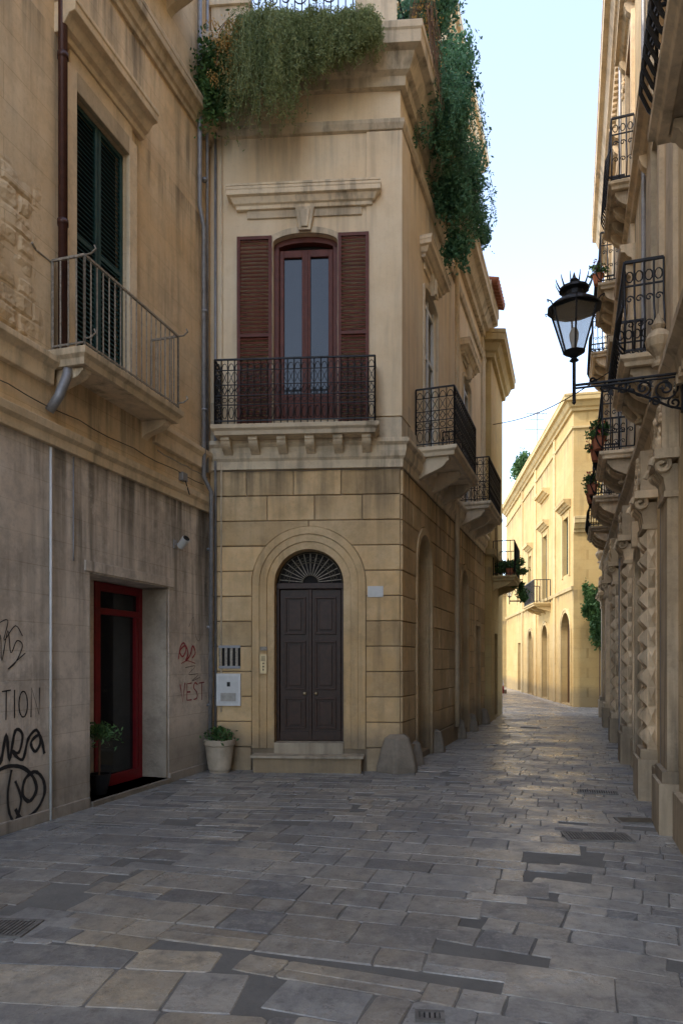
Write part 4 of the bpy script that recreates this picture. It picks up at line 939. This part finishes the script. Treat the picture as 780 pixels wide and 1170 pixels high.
def pilaster(s0, s1, p, diamond=False, zb=.0, zc=3.3):
    m = (s0+s1)/2; w = s1-s0
    mb.box(FE, s0-.07, s1+.07, -.03, .5, -.02, p+.08, M_E_TR); mb.box(FE, s0-.04, s1+.04, .5, .62, -.02, p+.05, M_E_TR)
    mb.box(FE, s0, s1, .62, zc, -.02, p-.03 if diamond else p, M_E_TR)
    if diamond:
        n = 11; h = (zc-.66)/n
        for i in range(n):
            z0 = .66+i*h+.008; z1 = z0+h-.016
            for q in range(2):
                a0 = s0+.01+q*w/2; a1 = a0+w/2-.02; am = (a0+a1)/2; zz = (z0+z1)/2; e = .035
                vs = [FE.p(a0, z0, p-.031), FE.p(a1, z0, p-.031), FE.p(a1, z1, p-.031), FE.p(a0, z1, p-.031)]+[FE.p(am-e, zz-e*.6, p+.045), FE.p(am+e, zz-e*.6, p+.045), FE.p(am+e, zz+e*.6, p+.045), FE.p(am-e, zz+e*.6, p+.045)]
                mb.add(vs, [(0, 1, 5, 4), (1, 2, 6, 5), (2, 3, 7, 6), (3, 0, 4, 7), (4, 5, 6, 7)], M_E_TR)
            vs = [FE.p(s0-.001, z0, .02), FE.p(s0-.001, z0, p-.04), FE.p(s0-.001, z1, p-.04), FE.p(s0-.001, z1, .02), FE.p(s0-.05, (z0+z1)/2, p*.5)]
            mb.add(vs, [(0, 1, 4), (1, 2, 4), (2, 3, 4), (3, 0, 4)], M_E_TR)
    mb.box(FE, s0-.03, s1+.03, zc, zc+.06, -.02, p+.03, M_E_TR)
    for k in range(5):
        mb.sprism(FE, s0+w*k/5+.01, s0+w*(k+1)/5-.01, [(-.02, zc+.06), (p+.01, zc+.06), (p+.03, zc+.2), (p+.1, zc+.28), (p+.07, zc+.33), (-.02, zc+.33)], M_E_TR)
    for ss in (s0-.02, s1+.02):
        mb.tube(spiral(FE.p(ss, zc+.32, p+.05), FE.n, Vector((0, 0, 1)), .10, 1.4, 16), .028, M_E_TR, 6)
    mb.box(FE, s0-.09, s1+.09, zc+.37, zc+.46, -.02, p+.12, M_E_TR)
    mb.box(FE, s0-.04, s1+.04, zc+.46, 4.25, -.02, p+.05, M_E_TR)
    carved(FE, s0, s1, zc+.5, 4.2, p+.06, 9)
    mb.box(FE, s0, s1, 4.7, 8.88, -.02, p*.5, M_E_TR)
    urn(m, 4.68, p*.5+.1)
pilaster(-.55, -.05, .10); pilaster(1.2, 1.75, .14, True); pilaster(4.35, 4.85, .14, True); pilaster(7.6, 8.1, .14, True); pilaster(11, 11.5, .14); pilaster(14.4, 15, .1)
for a, b in ((.05, 1.1), (1.85, 2.3), (3.98, 4.25), (8.2, 9.0), (-2.5, -.7)): mb.box(FE, a, b, -.03, .45, -.02, .07, M_E_TR)
for c, z in ((2.2, 8.3), (6.6, 8.3), (3.2, 3.9), (6.0, 4.0), (2.2, 12.8), (6.6, 12.8)): carved(FE, c-.25, c+.25, z-.15, z+.25, .03, 8)
mb.done('trim_and_pilasters', E, bevel=.008)
mb = MB()
for o in eo:
    col = M_BROWN if o.z0 > 9 else M_GREEN
    louver(mb, FE, o.s0+.01, o.c-.005, o.z0+.02, o.zt-.01, -.16, col, .07); louver(mb, FE, o.c+.005, o.s1-.01, o.z0+.02, o.zt-.01, -.16, col, .07)
    mb.box(FE, o.s0, o.s1, o.z0, o.zt, -.26, -.2, M_DARK)
for o in eg: mb.prism(FE, [(o.s0, o.z0)]+(o.arc() if o.rise else [(o.s0, o.zs), (o.s1, o.zs)])+[(o.s1, o.z0)], -.27, -.22, M_DOOR)
mb.done('shutters_and_doors', E)
for i, (a, b, z, p) in enumerate(((.4, 1.9, 5.12, .42), (4.15, 5.75, 5.12, .5), (7.4, 9.2, 5.12, .5), (10.9, 12.7, 5.12, .5), (4.2, 5.7, 9.52, .36), (7.4, 9.2, 9.52, .4), (10.8, 12.8, 9.52, .45))):
    balcony(FE, a, b, z, p, M_E_TR, M_IRON, 'belly', E, 'balcony_%d' % i, ncorb=4, ch=.38, sp=.11, r=.011, th=.12, h=1.05, cw=.12)
balcony(FE, -5.8, -3.15, 5.12, .47, M_E_TR, M_IRON, 'belly', E, 'balcony_near', ncorb=4, ch=.30, sp=.10, r=.012, th=.11, h=1.15)
mb = MB()
for (s, z) in ((4.3, 5.2), (5.0, 5.2), (7.6, 5.2), (8.4, 5.2), (7.6, 9.6)):
    q = FE.p(s, z, .56 if z < 9 else .45); mb.lathe(q, [(.08, 0), (.11, .18), (.13, .2), (.1, .2)], M_TERRA, 12)
    bush(mb, q+Vector((0, 0, .32)), .18, .18, .15, 260, .04, M_LEAF_P, 6); bush(mb, q+Vector((0, 0, .36)), .18, .18, .14, 60, .03, M_FLOWER, 5)
mb.done('geranium_pots', None, recalc=False)
mb = MB()
pts = [Vector((4.25, 20.2, 8.5)).lerp(FE.p(7, 7.6, .1), t/12)+Vector((0, 0, -.25*math.sin(math.pi*t/12))) for t in range(13)]
mb.tube(pts, .012, M_IRON, 4); mb.done('overhead_cable')
mb = MB()
for s, z0, z1 in ((.1, 0, 5), (2.2, 4.7, 14.2), (6.9, 0, 14.2)): mb.tube([FE.p(s, z0, .06), FE.p(s, z1, .06)], .03, M_PIPE, 8)
mb.tube([FE.p(-2, 4.85, .03), FE.p(3, 4.8, .05), FE.p(7, 4.85, .03), FE.p(14, 4.8, .03)], .012, M_IRON, 5)
mb.done('facade_pipes')

# ------------------------------------------------------------------ seated person far away
P = root('seated_person'); P.location = (8.25, 36.6, 0)
M_SKIN = plain('skin', (.45, .25, .17), .6); M_SHIRT = plain('white_shirt', (.65, .65, .65), .8); M_TROU = plain('red_trousers', (.3, .04, .04), .8); M_HAIR = plain('hair', (.03, .02, .015), .7)
def skinned(nm, vs, es, rs, mat, rootv=0):
    me = bpy.data.meshes.new(nm); me.from_pydata(vs, es, []); o = bpy.data.objects.new(nm, me); scene.collection.objects.link(o); o.parent = P
    me.materials.append(mat); o.modifiers.new('skin', 'SKIN'); o.modifiers['skin'].use_smooth_shade = True
    bm = bmesh.new(); bm.from_mesh(me); ly = bm.verts.layers.skin.verify(); bm.verts.ensure_lookup_table()
    for i, r in enumerate(rs): bm.verts[i][ly].radius = (r, r)
    bm.verts[rootv][ly].use_root = True; bm.to_mesh(me); bm.free()
    s = o.modifiers.new('sub', 'SUBSURF'); s.levels = 1; s.render_levels = 1
k = .85
S = lambda l: [(x*k, y*k, z*k) for x, y, z in l]
skinned('torso_and_arms', S([(0, 0, .36), (0, 0, .55), (0, -.01, .74), (0, -.01, .86), (.17, 0, .78), (.22, -.05, .55), (.14, -.25, .48), (-.17, 0, .78), (-.22, -.05, .55), (-.14, -.25, .48)]), [(0, 1), (1, 2), (2, 3), (2, 4), (4, 5), (5, 6), (2, 7), (7, 8), (8, 9)], [.13, .11, .12, .05, .055, .042, .03, .055, .042, .03], M_SHIRT)
skinned('legs', S([(0, 0, .34), (.09, -.05, .34), (.13, -.40, .42), (.13, -.38, .08), (.13, -.48, .04), (-.09, -.05, .34), (-.13, -.40, .42), (-.13, -.38, .08), (-.13, -.48, .04)]), [(0, 1), (1, 2), (2, 3), (3, 4), (0, 5), (5, 6), (6, 7), (7, 8)], [.12, .09, .065, .04, .035, .09, .065, .04, .035], M_TROU)
mb = MB(); z = .86*k
mb.lathe((0, -.01, z), [(.045, -.02), (.045, .05), (.06, .08), (.085, .13), (.09, .18), (.08, .24), (.04, .28), (.003, .29)], M_SKIN, 16, sc=(.85, 1)); mb.lathe((0, .012, z), [(.09, .12), (.1, .18), (.09, .25), (.05, .295), (.003, .305)], M_HAIR, 16, sc=(.88, 1))
mb.tube([(0, -.095, z+.17), (0, -.12, z+.14), (0, -.10, z+.13)], .01, M_SKIN)
for e in (-.03, .03): mb.lathe((e, -.09, z+.175), [(.001, -.01), (.01, 0), (.001, .01)], M_HAIR, 6)
for e in (-1, 1):
    mb.lathe((e*.08, 0, z+.16), [(.001, -.03), (.015, 0), (.001, .03)], M_SKIN, 6)
    for f in range(4): mb.tube([(e*.13*k+e*(.015*f-.02), -.25*k, .48*k), (e*.12*k+e*(.015*f-.02), -.33*k, .47*k), (e*.12*k+e*(.015*f-.02), -.36*k, .44*k)], .008, M_SKIN, 4)
    mb.tube([(e*.09, -.22, .41), (e*.07, -.26, .42)], .009, M_SKIN, 4)
mb.done('head_and_hands', P, smooth=True)
mb = MB(); fs_ = Fr((8.25, 36.6), (1, 0), (0, -1)); mb.box(fs_, -.35, .35, -.02, .2, -.25, .12, M_GREYST); mb.done('stone_block', bevel=.02)

# ------------------------------------------------------------------ light, world, camera
az = Vector((-.93, -.36)).normalized(); el = math.radians(43)
tosun = Vector((az.x*math.cos(el), az.y*math.cos(el), math.sin(el)))
sun = bpy.data.lights.new('sun', 'SUN'); sun.energy = 2.6; sun.angle = math.radians(.5); sun.color = (1, .89, .74)
so = bpy.data.objects.new('sun', sun); scene.collection.objects.link(so); so.rotation_euler = tosun.to_track_quat('Z', 'Y').to_euler()
w = bpy.data.worlds.new('World'); scene.world = w; w.use_nodes = True
WN = w.node_tree.nodes; sk = WN.new('ShaderNodeTexSky'); sk.sky_type = 'NISHITA'; sk.sun_disc = False; sk.sun_elevation = el; sk.sun_rotation = math.atan2(az.x, az.y)
sk.air_density = 1.0; sk.dust_density = 1.2; sk.ozone_density = 1.0
hs = WN.new('ShaderNodeHueSaturation'); hs.inputs['Saturation'].default_value = .78; w.node_tree.links.new(sk.outputs[0], hs.inputs['Color'])
w.node_tree.links.new(hs.outputs[0], WN['Background'].inputs[0]); WN['Background'].inputs[1].default_value = .62
cam = bpy.data.cameras.new('camera'); co = bpy.data.objects.new('camera', cam); scene.collection.objects.link(co)
co.location = (0, 0, 1.7); co.rotation_euler = (math.pi/2, 0, 0)
cam.sensor_fit = 'AUTO'; cam.sensor_width = 36; cam.lens = 800*36/1170; cam.shift_y = 170/1170; cam.clip_end = 1500; cam.clip_start = .05
scene.camera = co
scene.view_settings.view_transform = 'Standard'; scene.view_settings.look = 'None'; scene.view_settings.exposure = 0
